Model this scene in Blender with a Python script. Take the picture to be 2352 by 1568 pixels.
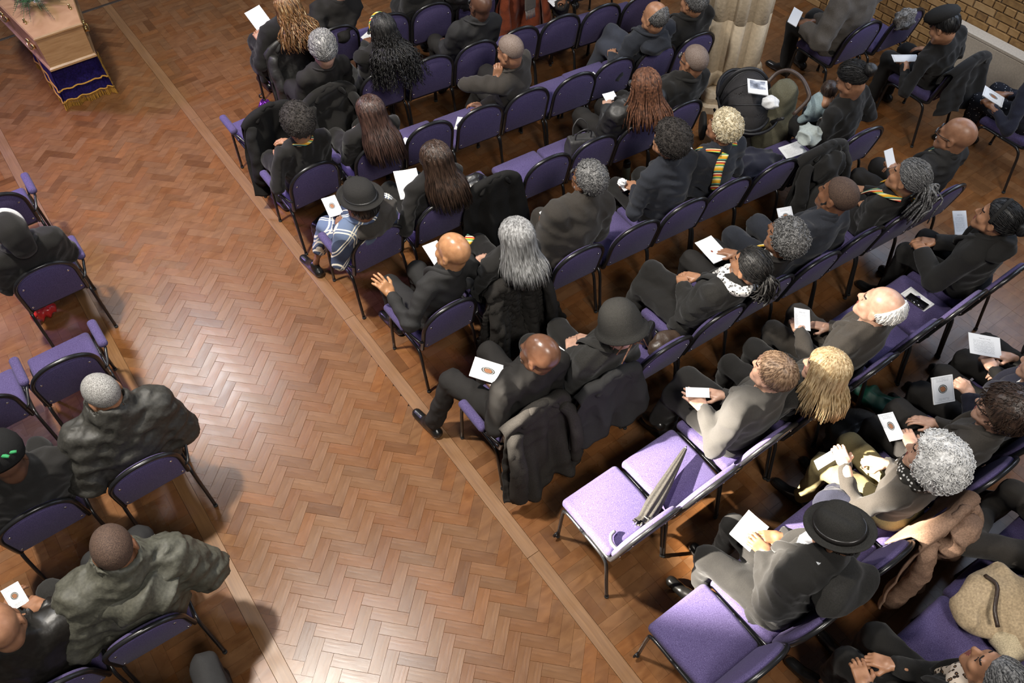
import bpy, math, random
import numpy as np
from math import sin, cos, pi, radians, sqrt, atan2

# ------------------------------------------------------------------ camera, world, lights, exposure
scene = bpy.context.scene
for o in list(bpy.data.objects):
    bpy.data.objects.remove(o, do_unlink=True)
COL = scene.collection
IW, IH, FPX = 2352, 1568, 1897.6
PITCH, ROLL, YAW, CAMH = radians(52.358), radians(-1.313), radians(34.664), 5.0

def cam_axes():
    f = np.array([sin(YAW)*cos(PITCH), cos(YAW)*cos(PITCH), -sin(PITCH)])
    ri = np.array([cos(YAW), -sin(YAW), 0.0])
    up = np.cross(ri, f)
    return np.array([ri*cos(ROLL)+up*sin(ROLL), -ri*sin(ROLL)+up*cos(ROLL), f])
CM = cam_axes()

def at(u, v, z=0.0):
    """world point at height z that the photograph shows at pixel u, v"""
    d = CM.T @ np.array([(u-IW/2)/FPX, -(v-IH/2)/FPX, 1.0])
    return np.array([0, 0, CAMH]) + (z-CAMH)/d[2]*d

def proj(p):
    c = CM @ (np.asarray(p, float)-np.array([0, 0, CAMH]))
    return IW/2+FPX*c[0]/c[2], IH/2-FPX*c[1]/c[2]

from mathutils import Matrix, Vector
cd = bpy.data.cameras.new('camera')
cd.sensor_width = 36.0
cd.lens = FPX/IW*36.0
cd.clip_end = 200
camo = bpy.data.objects.new('camera', cd)
COL.objects.link(camo)
m = Matrix.Identity(4)
for i in range(3):
    m[i][0], m[i][1], m[i][2] = CM[0][i], CM[1][i], -CM[2][i]
m.translation = (0, 0, CAMH)
camo.matrix_world = m
scene.camera = camo

world = bpy.data.worlds.new('world')
scene.world = world
world.use_nodes = True
world.node_tree.nodes['Background'].inputs[0].default_value = (0.80, 0.86, 1.0, 1)
world.node_tree.nodes['Background'].inputs[1].default_value = 0.055

def light(name, kind, loc, target, energy, color, **kw):
    l = bpy.data.lights.new(name, kind)
    l.energy = energy
    l.color = color
    for k, v in kw.items():
        setattr(l, k, v)
    o = bpy.data.objects.new(name, l)
    COL.objects.link(o)
    o.location = loc
    o.rotation_euler = (Vector(target)-Vector(loc)).to_track_quat('-Z', 'Y').to_euler()
    return o
# roof window over the aisle: the main light, steep, with clear shadows, mirrored in the varnished floor
light('roof_window_light', 'SPOT', (-0.9, 4.3, 9.6), (0.75, 3.9, 0), 3700, (1.0, 0.93, 0.83), spot_size=radians(64), spot_blend=1.0, shadow_soft_size=0.26)
# high window behind the gallery
light('gallery_window_light', 'AREA', (0.4, -3.6, 9.0), (2.6, 3.0, 0.4), 420, (1.0, 0.95, 0.88), shape='RECTANGLE', size=1.8, size_y=1.8)
light('roof_lantern_light', 'AREA', (0.42, 5.1, 9.0), (0.42, 4.6, 0), 90, (0.93, 0.96, 1.0), shape='RECTANGLE', size=0.7, size_y=0.6)
# a second roof window nearer the coffin
light('far_roof_window_light', 'AREA', (0.44, 11.6, 9.0), (0.9, 8.0, 0), 300, (0.95, 0.96, 1.0), shape='RECTANGLE', size=1.0, size_y=1.4)
# daylight of the side aisle windows on the right
light('side_window_light', 'AREA', (7.45, 2.1, 2.35), (3.5, 2.3, 0.6), 34, (0.66, 0.78, 1.0), shape='RECTANGLE', size=3.4, size_y=1.0)
light('side_window_light', 'AREA', (7.45, 5.6, 4.2), (3.5, 3.6, 0), 42, (0.66, 0.78, 1.0), shape='RECTANGLE', size=1.1, size_y=1.5)
light('side_window_light', 'AREA', (7.45, 1.0, 5.7), (3.3, 0.6, 0), 55, (0.66, 0.78, 1.0), shape='RECTANGLE', size=1.3, size_y=1.6)
# low sun through a front window falling on the near right seats
light('sun_beam', 'SPOT', (-6.9, 7.3, 6.2), (2.5, 0.86, 0.45), 70000, (1.0, 0.91, 0.78), spot_size=radians(6.1), spot_blend=0.22, shadow_soft_size=0.10)
light('added_sun_spot', 'SPOT', (-6.2, 7.7, 6.4), (3.45, 1.35, 1.1), 10500, (1.0, 0.91, 0.78), spot_size=radians(4.6), spot_blend=0.3, shadow_soft_size=0.10)  # second spot, added to light the blonde woman's and elderly man's heads
# tinted light of the stained glass by the coffin
light('stained_glass_light', 'SPOT', (-5.0, 13.0, 8.0), (0.45, 6.6, 0), 3300, (0.55, 0.36, 1.0), spot_size=radians(26), spot_blend=0.8, shadow_soft_size=1.0)

scene.view_settings.view_transform = 'Standard'
scene.view_settings.look = 'None'
scene.view_settings.exposure = 0.5
scene.view_settings.gamma = 1.0
scene.view_settings.use_curve_mapping = False

# ------------------------------------------------------------------ mesh helpers
RNG = random.Random(7)
NR = np.random.RandomState(11)

def nrm(v):
    v = np.asarray(v, float)
    return v/(np.linalg.norm(v)+1e-12)

def make_mesh(name, V, F, mats, mi=None, smooth=True):
    me = bpy.data.meshes.new(name)
    V = np.asarray(V, np.float32)
    if isinstance(F, np.ndarray) and F.ndim == 2:
        n, k = F.shape
        me.vertices.add(len(V)); me.vertices.foreach_set('co', V.ravel())
        me.loops.add(n*k); me.loops.foreach_set('vertex_index', F.astype(np.int32).ravel())
        me.polygons.add(n)
        me.polygons.foreach_set('loop_start', np.arange(0, n*k, k, dtype=np.int32))
        me.update(calc_edges=True)
    else:
        me.from_pydata([tuple(map(float, v)) for v in V], [], [tuple(int(i) for i in f) for f in F])
    for mt in (mats if isinstance(mats, (list, tuple)) else [mats]):
        me.materials.append(mt)
    np_ = len(me.polygons)
    if mi is not None:
        me.polygons.foreach_set('material_index', np.asarray(mi, np.int32))
    if smooth:
        me.polygons.foreach_set('use_smooth', np.ones(np_, bool))
    me.update()
    return me

def link(name, me, parent=None, loc=None, rotz=None, mat4=None):
    o = bpy.data.objects.new(name, me)
    COL.objects.link(o)
    if parent is not None:
        o.parent = parent
    if loc is not None:
        o.location = loc
    if rotz is not None:
        o.rotation_euler = (0, 0, rotz)
    if mat4 is not None:
        o.matrix_world = mat4
    return o

def tag(o, label=None, cat=None, group=None, kind=None):
    if label: o['label'] = label
    if cat: o['category'] = cat
    if group: o['group'] = group
    if kind: o['kind'] = kind
    return o

def empty(name, loc=(0, 0, 0), rotz=0.0):
    o = bpy.data.objects.new(name, None)
    o.empty_display_size = 0.1
    COL.objects.link(o)
    o.location = loc
    o.rotation_euler = (0, 0, rotz)
    return o

class MB:
    def __init__(s):
        s.V, s.F, s.M, s.n = [], [], [], 0
    def add(s, VF, mi=0):
        V, F = VF
        s.V.append(np.asarray(V, float))
        for f in F:
            s.F.append(tuple(int(i)+s.n for i in f)); s.M.append(mi)
        s.n += len(V)
        return s
    def mesh(s, name, mats, smooth=True):
        return make_mesh(name, np.concatenate(s.V), s.F, mats, s.M, smooth)
    def build(s, name, mats, parent=None, smooth=True, **k):
        return link(name, s.mesh(name, mats, smooth), parent, **k)

def catmull(P, n=6, closed=False):
    P = [np.asarray(p, float) for p in P]
    if closed:
        Q = [P[-1]]+P+[P[0], P[1]]
    else:
        Q = [2*P[0]-P[1]]+P+[2*P[-1]-P[-2]]
    out = []
    for i in range(1, len(Q)-2):
        for j in range(n):
            t = j/n
            a, b, c, d = Q[i-1], Q[i], Q[i+1], Q[i+2]
            out.append(0.5*((2*b)+(-a+c)*t+(2*a-5*b+4*c-d)*t*t+(-a+3*b-3*c+d)*t**3))
    if not closed:
        out.append(P[-1])
    return np.array(out)

def tube(P, r, sides=8, closed=False, flat=1.0, cap=True):
    P = np.asarray(P, float); n = len(P)
    r = np.broadcast_to(np.asarray(r, float), (n,))
    T = np.zeros_like(P)
    T[1:-1] = P[2:]-P[:-2]; T[0] = P[1]-P[0]; T[-1] = P[-1]-P[-2]
    if closed:
        T[0] = P[1]-P[-1]; T[-1] = P[0]-P[-2]
    T /= (np.linalg.norm(T, axis=1)[:, None]+1e-12)
    a = np.array([0, 0, 1.0]) if abs(T[0][2]) < 0.9 else np.array([1.0, 0, 0])
    N = nrm(a-T[0]*np.dot(a, T[0]))
    V = []
    ang = np.arange(sides)/sides*2*pi
    for i in range(n):
        N = nrm(N-T[i]*np.dot(N, T[i])); B = np.cross(T[i], N)
        V.append(P[i]+r[i]*(np.cos(ang)[:, None]*N*flat+np.sin(ang)[:, None]*B))
    V = np.concatenate(V)
    F = []
    for i in range(n if closed else n-1):
        j = (i+1) % n
        for k in range(sides):
            l = (k+1) % sides
            F.append((i*sides+k, i*sides+l, j*sides+l, j*sides+k))
    if not closed and cap:
        F.append(tuple(range(sides-1, -1, -1)))
        F.append(tuple((n-1)*sides+k for k in range(sides)))
    return V, F

def rbox(c, h, r=0.01, n=3, bulge=0.0, rot=None):
    """rounded box"""
    c, h = np.asarray(c, float), np.asarray(h, float)
    r = min(r, *(h*0.999))
    def ax(i):
        hh, e = h[i], []
        for k in range(n):
            e.append(-hh+r*(1-cos(k/n*pi/2)) if False else -hh+r*k/n)
        mid = list(np.linspace(-(hh-r), hh-r, 3))
        return np.array(e+mid+[-x for x in e[::-1]])
    vid, V, F = {}, [], []
    def vert(q):
        inner = np.clip(q, -(h-r), h-r)
        d = q-inner
        L = np.linalg.norm(d)
        p = inner+(d/L*r if L > 1e-9 else 0)
        key = tuple(np.round(p, 6))
        if key not in vid:
            vid[key] = len(V); V.append(p)
        return vid[key]
    for a in range(3):
        b, cc = (a+1) % 3, (a+2) % 3
        B, C = ax(b), ax(cc)
        for s in (-1, 1):
            g = np.zeros((len(B), len(C)), int)
            for i, x in enumerate(B):
                for j, y in enumerate(C):
                    q = np.zeros(3); q[a] = s*h[a]; q[b] = x; q[cc] = y
                    g[i, j] = vert(q)
            for i in range(len(B)-1):
                for j in range(len(C)-1):
                    f = (g[i, j], g[i+1, j], g[i+1, j+1], g[i, j+1])
                    f = f if s > 0 else f[::-1]
                    if len(set(f)) >= 3:
                        ff = []
                        for w in f:
                            if w not in ff: ff.append(w)
                        F.append(tuple(ff))
    V = np.array(V)
    if bulge:
        w = np.clip(1-(V[:, 0]/h[0])**2, 0, 1)*np.clip(1-(V[:, 1]/h[1])**2, 0, 1)
        V[:, 2] += np.where(V[:, 2] > 0, bulge*w, 0)
    if rot is not None:
        V = V @ np.asarray(rot).T
    return V+c, F

def box(c, h, rot=None):
    V = np.array([[x, y, z] for x in (-1, 1) for y in (-1, 1) for z in (-1, 1)], float)*np.asarray(h, float)
    F = [(0, 1, 3, 2), (4, 6, 7, 5), (0, 4, 5, 1), (2, 3, 7, 6), (0, 2, 6, 4), (1, 5, 7, 3)]
    if rot is not None:
        V = V @ np.asarray(rot).T
    return V+np.asarray(c, float), F

def lathe(prof, c=(0, 0, 0), sides=20, sx=1.0, sy=1.0):
    V, F = [], []
    for r, z in prof:
        for k in range(sides):
            a = k/sides*2*pi
            V.append((r*cos(a)*sx, r*sin(a)*sy, z))
    n = len(prof)
    for i in range(n-1):
        for k in range(sides):
            l = (k+1) % sides
            F.append((i*sides+k, i*sides+l, (i+1)*sides+l, (i+1)*sides+k))
    F.append(tuple(range(sides-1, -1, -1)))
    F.append(tuple((n-1)*sides+k for k in range(sides)))
    return np.array(V)+np.asarray(c, float), F

def rz(a):
    return np.array([[cos(a), -sin(a), 0], [sin(a), cos(a), 0], [0, 0, 1.0]])
def rx(a):
    return np.array([[1.0, 0, 0], [0, cos(a), -sin(a)], [0, sin(a), cos(a)]])
def ry(a):
    return np.array([[cos(a), 0, sin(a)], [0, 1.0, 0], [-sin(a), 0, cos(a)]])

# ------------------------------------------------------------------ signed distance toolkit + surface nets
def s_round(P, a, b, ra, rb):
    a, b = np.asarray(a, np.float32), np.asarray(b, np.float32)
    ba = b-a
    t = np.clip(((P-a) @ ba)/(float(ba @ ba)+1e-9), 0, 1)
    return np.linalg.norm(P-a-t[..., None]*ba, axis=-1)-(ra+(rb-ra)*t)

def s_ell(P, c, r):
    q = (P-np.asarray(c, np.float32))
    r = np.asarray(r, np.float32)
    k0 = np.linalg.norm(q/r, axis=-1)
    k1 = np.linalg.norm(q/(r*r), axis=-1)+1e-9
    return k0*(k0-1)/k1

def s_box(P, c, h, r):
    q = np.abs(P-np.asarray(c, np.float32))-(np.asarray(h, np.float32)-r)
    return np.linalg.norm(np.maximum(q, 0), axis=-1)+np.minimum(q.max(-1), 0)-r

def smin(a, b, k):
    h = np.clip(0.5+0.5*(b-a)/k, 0, 1)
    return b+(a-b)*h-k*h*(1-h)

def grid(lo, hi, h):
    ax = [np.arange(lo[i], hi[i]+h, h, dtype=np.float32) for i in range(3)]
    return np.stack(np.meshgrid(*ax, indexing='ij'), -1), np.array([ax[0][0], ax[1][0], ax[2][0]])

def surfnet(D, o, h):
    S = D < 0
    c = np.zeros(tuple(n-1 for n in D.shape), np.int8)
    for a in (0, 1):
        for b in (0, 1):
            for d in (0, 1):
                c += S[a:D.shape[0]-1+a, b:D.shape[1]-1+b, d:D.shape[2]-1+d]
    act = (c > 0) & (c < 8)
    I = np.argwhere(act)
    if len(I) == 0:
        return np.zeros((0, 3)), np.zeros((0, 4), int)
    idx = np.full(act.shape, -1, np.int64)
    idx[act] = np.arange(len(I))
    acc = np.zeros((len(I), 3)); cnt = np.zeros(len(I))
    E3 = np.eye(3, dtype=int)
    for a in range(3):
        b, d = (a+1) % 3, (a+2) % 3
        for i in (0, 1):
            for j in (0, 1):
                off = i*E3[b]+j*E3[d]
                p0 = I+off; p1 = p0+E3[a]
                d0 = D[p0[:, 0], p0[:, 1], p0[:, 2]]; d1 = D[p1[:, 0], p1[:, 1], p1[:, 2]]
                mk = (d0 < 0) != (d1 < 0)
                t = np.where(mk, d0/(d0-d1+1e-20), 0)
                acc += np.where(mk[:, None], p0+t[:, None]*E3[a], 0); cnt += mk
    V = acc/cnt[:, None]*h+o
    Fs = []
    n = D.shape
    for a in range(3):
        b, d = (a+1) % 3, (a+2) % 3
        sl0 = [slice(None)]*3; sl1 = [slice(None)]*3
        sl0[a] = slice(0, n[a]-1); sl1[a] = slice(1, n[a])
        A, B = S[tuple(sl0)], S[tuple(sl1)]
        df = np.argwhere(A != B)
        df = df[(df[:, b] > 0) & (df[:, d] > 0) & (df[:, b] < n[b]-1) & (df[:, d] < n[d]-1)]
        if not len(df):
            continue
        ins = A[df[:, 0], df[:, 1], df[:, 2]]
        q = [df-E3[b]-E3[d], df-E3[d], df, df-E3[b]]
        q = np.stack([idx[k[:, 0], k[:, 1], k[:, 2]] for k in q], 1)
        q = np.where(ins[:, None], q, q[:, ::-1])
        Fs.append(q)
    return V, np.concatenate(Fs)

def waves(P, seed, freq, n=5):
    r = np.random.RandomState(seed)
    out = 0
    for i in range(n):
        k = nrm(r.normal(size=3))*freq*(0.6+0.8*r.rand())
        out = out+np.sin(P @ k.astype(np.float32)+r.rand()*6.28)
    return out/n

# ------------------------------------------------------------------ materials
MATS = {}
def newmat(name):
    mt = bpy.data.materials.new(name)
    mt.use_nodes = True
    nt = mt.node_tree
    return mt, nt, nt.nodes['Principled BSDF']
def nd(nt, t, **k):
    n = nt.nodes.new(t)
    for a, b in k.items():
        if a == 'ins':
            for i, v in b.items():
                n.inputs[i].default_value = v
        else:
            setattr(n, a, b)
    return n
def ramp(nt, src, stops, interp='LINEAR'):
    r = nt.nodes.new('ShaderNodeValToRGB')
    r.color_ramp.interpolation = interp
    el = r.color_ramp.elements
    while len(el) < len(stops):
        el.new(0.5)
    for e, (p, c) in zip(el, stops):
        e.position = p
        e.color = tuple(c)+(1,) if len(c) == 3 else c
    nt.links.new(src, r.inputs[0])
    return r.outputs[0]
def setspec(b, v):
    b.inputs['Specular IOR Level'].default_value = v

def fabric(name, col, rough=0.9, scale=220, var=0.25, bump=0.25, spec=0.2, sheen=0.0, fold=0.0):
    key = ('fab', name)
    if key in MATS: return MATS[key]
    mt, nt, b = newmat(name)
    tc = nd(nt, 'ShaderNodeTexCoord')
    n1 = nd(nt, 'ShaderNodeTexNoise', ins={'Scale': scale, 'Detail': 3.0})
    n2 = nd(nt, 'ShaderNodeTexNoise', noise_type='RIDGED_MULTIFRACTAL', ins={'Scale': 7.0, 'Detail': 2.5, 'Distortion': 0.8})
    nt.links.new(tc.outputs['Object'], n1.inputs['Vector']); nt.links.new(tc.outputs['Object'], n2.inputs['Vector'])
    mx = nd(nt, 'ShaderNodeMath', operation='ADD'); nt.links.new(n1.outputs[0], mx.inputs[0]); nt.links.new(n2.outputs[0], mx.inputs[1])
    c = np.array(col)
    nt.links.new(ramp(nt, mx.outputs[0], [(0.7/2, c*(1-var)), (1.3/2, c*(1+var))]) if False else ramp(nt, n1.outputs[0], [(0.3, c*(1-var)), (0.7, c*(1+var))]), b.inputs['Base Color'])
    b.inputs['Roughness'].default_value = rough
    setspec(b, spec)
    if sheen:
        b.inputs['Sheen Weight'].default_value = sheen
    bp = nd(nt, 'ShaderNodeBump', ins={'Strength': bump, 'Distance': 0.004})
    nt.links.new(n1.outputs[0], bp.inputs['Height'])
    last = bp
    if fold:
        bp2 = nd(nt, 'ShaderNodeBump', ins={'Strength': fold, 'Distance': 0.012})
        nt.links.new(n2.outputs[0], bp2.inputs['Height']); nt.links.new(bp.outputs[0], bp2.inputs['Normal'])
        last = bp2
    nt.links.new(last.outputs[0], b.inputs['Normal'])
    MATS[key] = mt
    return mt

def plain(name, col, rough=0.5, metal=0.0, spec=0.5, bump=0.0, scale=60):
    key = ('pl', name)
    if key in MATS: return MATS[key]
    mt, nt, b = newmat(name)
    n1 = nd(nt, 'ShaderNodeTexNoise', ins={'Scale': scale, 'Detail': 3.0})
    tc = nd(nt, 'ShaderNodeTexCoord'); nt.links.new(tc.outputs['Object'], n1.inputs['Vector'])
    c = np.array(col)
    nt.links.new(ramp(nt, n1.outputs[0], [(0.3, c*0.9), (0.7, np.minimum(c*1.1, 1))]), b.inputs['Base Color'])
    b.inputs['Roughness'].default_value = rough
    b.inputs['Metallic'].default_value = metal
    setspec(b, spec)
    if bump:
        bp = nd(nt, 'ShaderNodeBump', ins={'Strength': bump, 'Distance': 0.01})
        nt.links.new(n1.outputs[0], bp.inputs['Height']); nt.links.new(bp.outputs[0], b.inputs['Normal'])
    MATS[key] = mt
    return mt

def skin(name, col, rough=0.42):
    key = ('skin', name)
    if key in MATS: return MATS[key]
    mt, nt, b = newmat(name)
    n1 = nd(nt, 'ShaderNodeTexNoise', ins={'Scale': 28.0, 'Detail': 5.0})
    tc = nd(nt, 'ShaderNodeTexCoord'); nt.links.new(tc.outputs['Object'], n1.inputs['Vector'])
    c = np.array(col)
    nt.links.new(ramp(nt, n1.outputs[0], [(0.3, c*np.array([.82, .78, .76])), (0.7, np.minimum(c*1.12, 1))]), b.inputs['Base Color'])
    b.inputs['Roughness'].default_value = rough
    b.inputs['Subsurface Weight'].default_value = 0.08
    b.inputs['Subsurface Radius'].default_value = (0.012, 0.005, 0.003)
    setspec(b, 0.5)
    MATS[key] = mt
    return mt

def hairmat(name, c0, c1, rough=0.45, scale=(90, 90, 12), spec=0.4, bump=0.5):
    key = ('hair', name)
    if key in MATS: return MATS[key]
    mt, nt, b = newmat(name)
    tc = nd(nt, 'ShaderNodeTexCoord')
    mp = nd(nt, 'ShaderNodeMapping'); mp.inputs['Scale'].default_value = scale
    n1 = nd(nt, 'ShaderNodeTexNoise', ins={'Scale': 1.0, 'Detail': 4.0})
    nt.links.new(tc.outputs['Object'], mp.inputs[0]); nt.links.new(mp.outputs[0], n1.inputs['Vector'])
    nt.links.new(ramp(nt, n1.outputs[0], [(0.35, c0), (0.66, c1)]), b.inputs['Base Color'])
    b.inputs['Roughness'].default_value = rough
    setspec(b, spec)
    bp = nd(nt, 'ShaderNodeBump', ins={'Strength': bump, 'Distance': 0.006})
    nt.links.new(n1.outputs[0], bp.inputs['Height']); nt.links.new(bp.outputs[0], b.inputs['Normal'])
    MATS[key] = mt
    return mt

def pattern(name, kind):
    """printed cloth: plaid, leopard, kente stripes, floral dots, check"""
    key = ('pat', name)
    if key in MATS: return MATS[key]
    mt, nt, b = newmat(name)
    tc = nd(nt, 'ShaderNodeTexCoord')
    L = nt.links
    def line(vec, period, width, ph=0.0):
        """1 on thin lines"""
        d = nd(nt, 'ShaderNodeVectorMath', operation='DOT_PRODUCT'); d.inputs[1].default_value = vec
        L.new(tc.outputs['Object'], d.inputs[0])
        a = nd(nt, 'ShaderNodeMath', operation='MULTIPLY_ADD', ins={1: 1/period, 2: ph}); L.new(d.outputs['Value'], a.inputs[0])
        f = nd(nt, 'ShaderNodeMath', operation='FRACT'); L.new(a.outputs[0], f.inputs[0])
        g = nd(nt, 'ShaderNodeMath', operation='LESS_THAN', ins={1: width}); L.new(f.outputs[0], g.inputs[0])
        return g.outputs[0]
    def mx(x, y):
        a = nd(nt, 'ShaderNodeMath', operation='MAXIMUM'); L.new(x, a.inputs[0]); L.new(y, a.inputs[1]); return a.outputs[0]
    def mixc(f, c0, c1):
        a = nd(nt, 'ShaderNodeMix', data_type='RGBA'); L.new(f, a.inputs[0])
        for i, c in ((6, c0), (7, c1)):
            if isinstance(c, tuple): a.inputs[i].default_value = c+(1,)
            else: L.new(c, a.inputs[i])
        return a.outputs[2]
    b.inputs['Roughness'].default_value = 0.85
    setspec(b, 0.2)
    if kind == 'plaid':
        u, v = (0.72, 0.66, 0.22), (-0.62, 0.45, 0.64)
        w1 = mx(mx(line(u, .115, .07), line(u, .115, .07, .16)), mx(line(v, .115, .07), line(v, .115, .07, .16)))
        dk = mx(line(u, .23, .3, .5), line(v, .23, .3, .5))
        base = mixc(dk, (.12, .16, .25), (.05, .065, .11))
        L.new(mixc(w1, base, (.70, .66, .55)), b.inputs['Base Color'])
    elif kind == 'kente':
        n = nd(nt, 'ShaderNodeVectorMath', operation='DOT_PRODUCT'); n.inputs[1].default_value = (0.5, 0.6, 0.62)
        L.new(tc.outputs['Object'], n.inputs[0])
        a = nd(nt, 'ShaderNodeMath', operation='MULTIPLY', ins={1: 13.0}); L.new(n.outputs['Value'], a.inputs[0])
        f = nd(nt, 'ShaderNodeMath', operation='FRACT'); L.new(a.outputs[0], f.inputs[0])
        L.new(ramp(nt, f.outputs[0], [(0, (.65, .30, .02)), (.14, (.70, .45, .05)), (.26, (.75, .65, .40)), (.36, (.08, .28, .12)), (.48, (.70, .45, .05)), (.58, (.45, .03, .02)), (.70, (.75, .65, .40)), (.80, (.02, .02, .02)), (.9, (.10, .30, .2))], 'CONSTANT'), b.inputs['Base Color'])
    else:
        sc, t0, t1, cols = {'leopard': (46, .16, .40, ((.03, .02, .015), (.32, .17, .08), (.62, .52, .42))),
                            'snow': (48, .16, .36, ((.02, .02, .02), (.75, .73, .70), (.80, .78, .75))),
                            'floral': (48, .26, .40, ((.75, .74, .72), (.03, .028, .025), (.02, .02, .02))),
                            'dots': (42, .13, .22, ((.45, .45, .45), (.012, .013, .018), (.03, .04, .05)))}[kind]
        vo = nd(nt, 'ShaderNodeTexVoronoi', ins={'Scale': sc}); L.new(tc.outputs['Object'], vo.inputs['Vector'])
        if kind in ('leopard', 'snow'):
            vo.feature = 'F1'
            L.new(ramp(nt, vo.outputs['Distance'], [(0, cols[1]), (t0, cols[0]), (t1, cols[2])], 'CONSTANT'), b.inputs['Base Color'])
        else:
            L.new(ramp(nt, vo.outputs['Distance'], [(0, cols[0]), (t0, cols[0]), (t1, cols[1])]), b.inputs['Base Color'])
    MATS[key] = mt
    return mt

def wood(name, c0, c1, scale=(3, 40, 40), rough=0.35, rnd=None, spec=0.5, coat=0.0, bumpd=0.15):
    key = ('wood', name)
    if key in MATS: return MATS[key]
    mt, nt, b = newmat(name)
    tc = nd(nt, 'ShaderNodeTexCoord'); L = nt.links
    mp = nd(nt, 'ShaderNodeMapping'); mp.inputs['Scale'].default_value = scale
    L.new(tc.outputs['Object'], mp.inputs[0])
    n1 = nd(nt, 'ShaderNodeTexNoise', ins={'Scale': 1.0, 'Detail': 5.0, 'Distortion': 0.6})
    L.new(mp.outputs[0], n1.inputs['Vector'])
    col = ramp(nt, n1.outputs[0], [(0.28, c0), (0.72, c1)])
    fac = None
    if rnd == 'object':
        oi = nd(nt, 'ShaderNodeObjectInfo'); fac = oi.outputs['Random']
    elif rnd == 'attr':
        at_ = nd(nt, 'ShaderNodeAttribute', attribute_name='rnd'); fac = at_.outputs['Fac']
    if fac is not None:
        hs = nd(nt, 'ShaderNodeHueSaturation')
        vr = ramp(nt, fac, [(0.0, (.62,)*3), (.08, (.84,)*3), (.35, (.94,)*3), (.92, (1.04,)*3), (1.0, (1.14,)*3)]); L.new(vr, hs.inputs['Value'])
        mu = nd(nt, 'ShaderNodeMath', operation='MULTIPLY', ins={1: 7.31}); L.new(fac, mu.inputs[0])
        fr = nd(nt, 'ShaderNodeMath', operation='FRACT'); L.new(mu.outputs[0], fr.inputs[0])
        h = nd(nt, 'ShaderNodeMapRange', ins={3: 0.497, 4: 0.504}); L.new(fr.outputs[0], h.inputs[0]); L.new(h.outputs[0], hs.inputs['Hue'])
        s = nd(nt, 'ShaderNodeMapRange', ins={3: 1.03, 4: 0.93}); L.new(fr.outputs[0], s.inputs[0]); L.new(s.outputs[0], hs.inputs['Saturation'])
        L.new(col, hs.inputs['Color']); col = hs.outputs[0]
    L.new(col, b.inputs['Base Color'])
    n2 = nd(nt, 'ShaderNodeTexNoise', ins={'Scale': 4.0, 'Detail': 6.0}); L.new(tc.outputs['Object'], n2.inputs['Vector'])
    L.new(ramp(nt, n2.outputs[0], [(0.3, (rough*.8,)*3), (0.7, (min(1, rough*1.3),)*3)]), b.inputs['Roughness'])
    setspec(b, spec)
    if coat:
        b.inputs['Coat Weight'].default_value = coat
        b.inputs['Coat Roughness'].default_value = 0.25
    bp = nd(nt, 'ShaderNodeBump', ins={'Strength': bumpd, 'Distance': 0.003}); L.new(n1.outputs[0], bp.inputs['Height']); L.new(bp.outputs[0], b.inputs['Normal'])
    MATS[key] = mt
    return mt
# ------------------------------------------------------------------ the setting: parquet floor
BL, BW, GAP = 0.231, 0.077, 0.0009
HANG = radians(44.4)
AX0, AX1 = -0.275, 1.255            # aisle between the two border boards
BD = 0.095
W0, W1 = (0.125, 0.050, 0.0165), (0.190, 0.084, 0.030)
wood_obj = wood('parquet_block_wood', W0, W1, scale=(6, 70, 70), rough=0.27, rnd='object', coat=0.05, spec=0.36)
wood_att = wood('parquet_wood', W0, W1, scale=(9, 22, 30), rough=0.27, rnd='attr', coat=0.05, spec=0.36)
wood_board = wood('border_board_wood', (0.14, 0.066, 0.024), (0.21, 0.105, 0.040), scale=(60, 3, 40), rough=0.4, coat=0.15)
dark_gap = plain('floor_joint', (0.035, 0.018, 0.009), 0.9)

flo = link('floor', make_mesh('floor', *[np.array([[-4, -3, -0.03], [9, -3, -0.03], [9, 15, -0.03], [-4, 15, -0.03], [-4, -3, -0.012], [9, -3, -0.012], [9, 15, -0.012], [-4, 15, -0.012]], float),
      [(0, 3, 2, 1), (4, 5, 6, 7), (0, 1, 5, 4), (1, 2, 6, 5), (2, 3, 7, 6), (3, 0, 4, 7)]], dark_gap, smooth=False))
tag(flo, 'polished orange-brown herringbone parquet floor of the hall', kind='structure')

def clip_poly(poly, axis, val, keep_less):
    out = []
    n = len(poly)
    for i in range(n):
        a, b = poly[i], poly[(i+1) % n]
        ia = (a[axis] <= val) == keep_less
        ib = (b[axis] <= val) == keep_less
        if ia: out.append(a)
        if ia != ib:
            t = (val-a[axis])/(b[axis]-a[axis])
            out.append(a+(b-a)*t)
    return out

def prism(poly, z0, z1, ch=0.0005):
    """prism with a tiny chamfer"""
    poly = np.array(poly)
    c = poly.mean(0)
    n = len(poly)
    top = c+(poly-c)*(1-ch*2/np.maximum(np.linalg.norm(poly-c, axis=1), .02))[:, None]
    V = [(*p, z0) for p in poly]+[(*p, z1-ch) for p in poly]+[(*p, z1) for p in top]
    F = []
    for k in (0, 1):
        for i in range(n):
            j = (i+1) % n
            F.append((k*n+i, k*n+j, (k+1)*n+j, (k+1)*n+i))
    F.append(tuple(2*n+i for i in range(n)))
    return np.array(V), F

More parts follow.
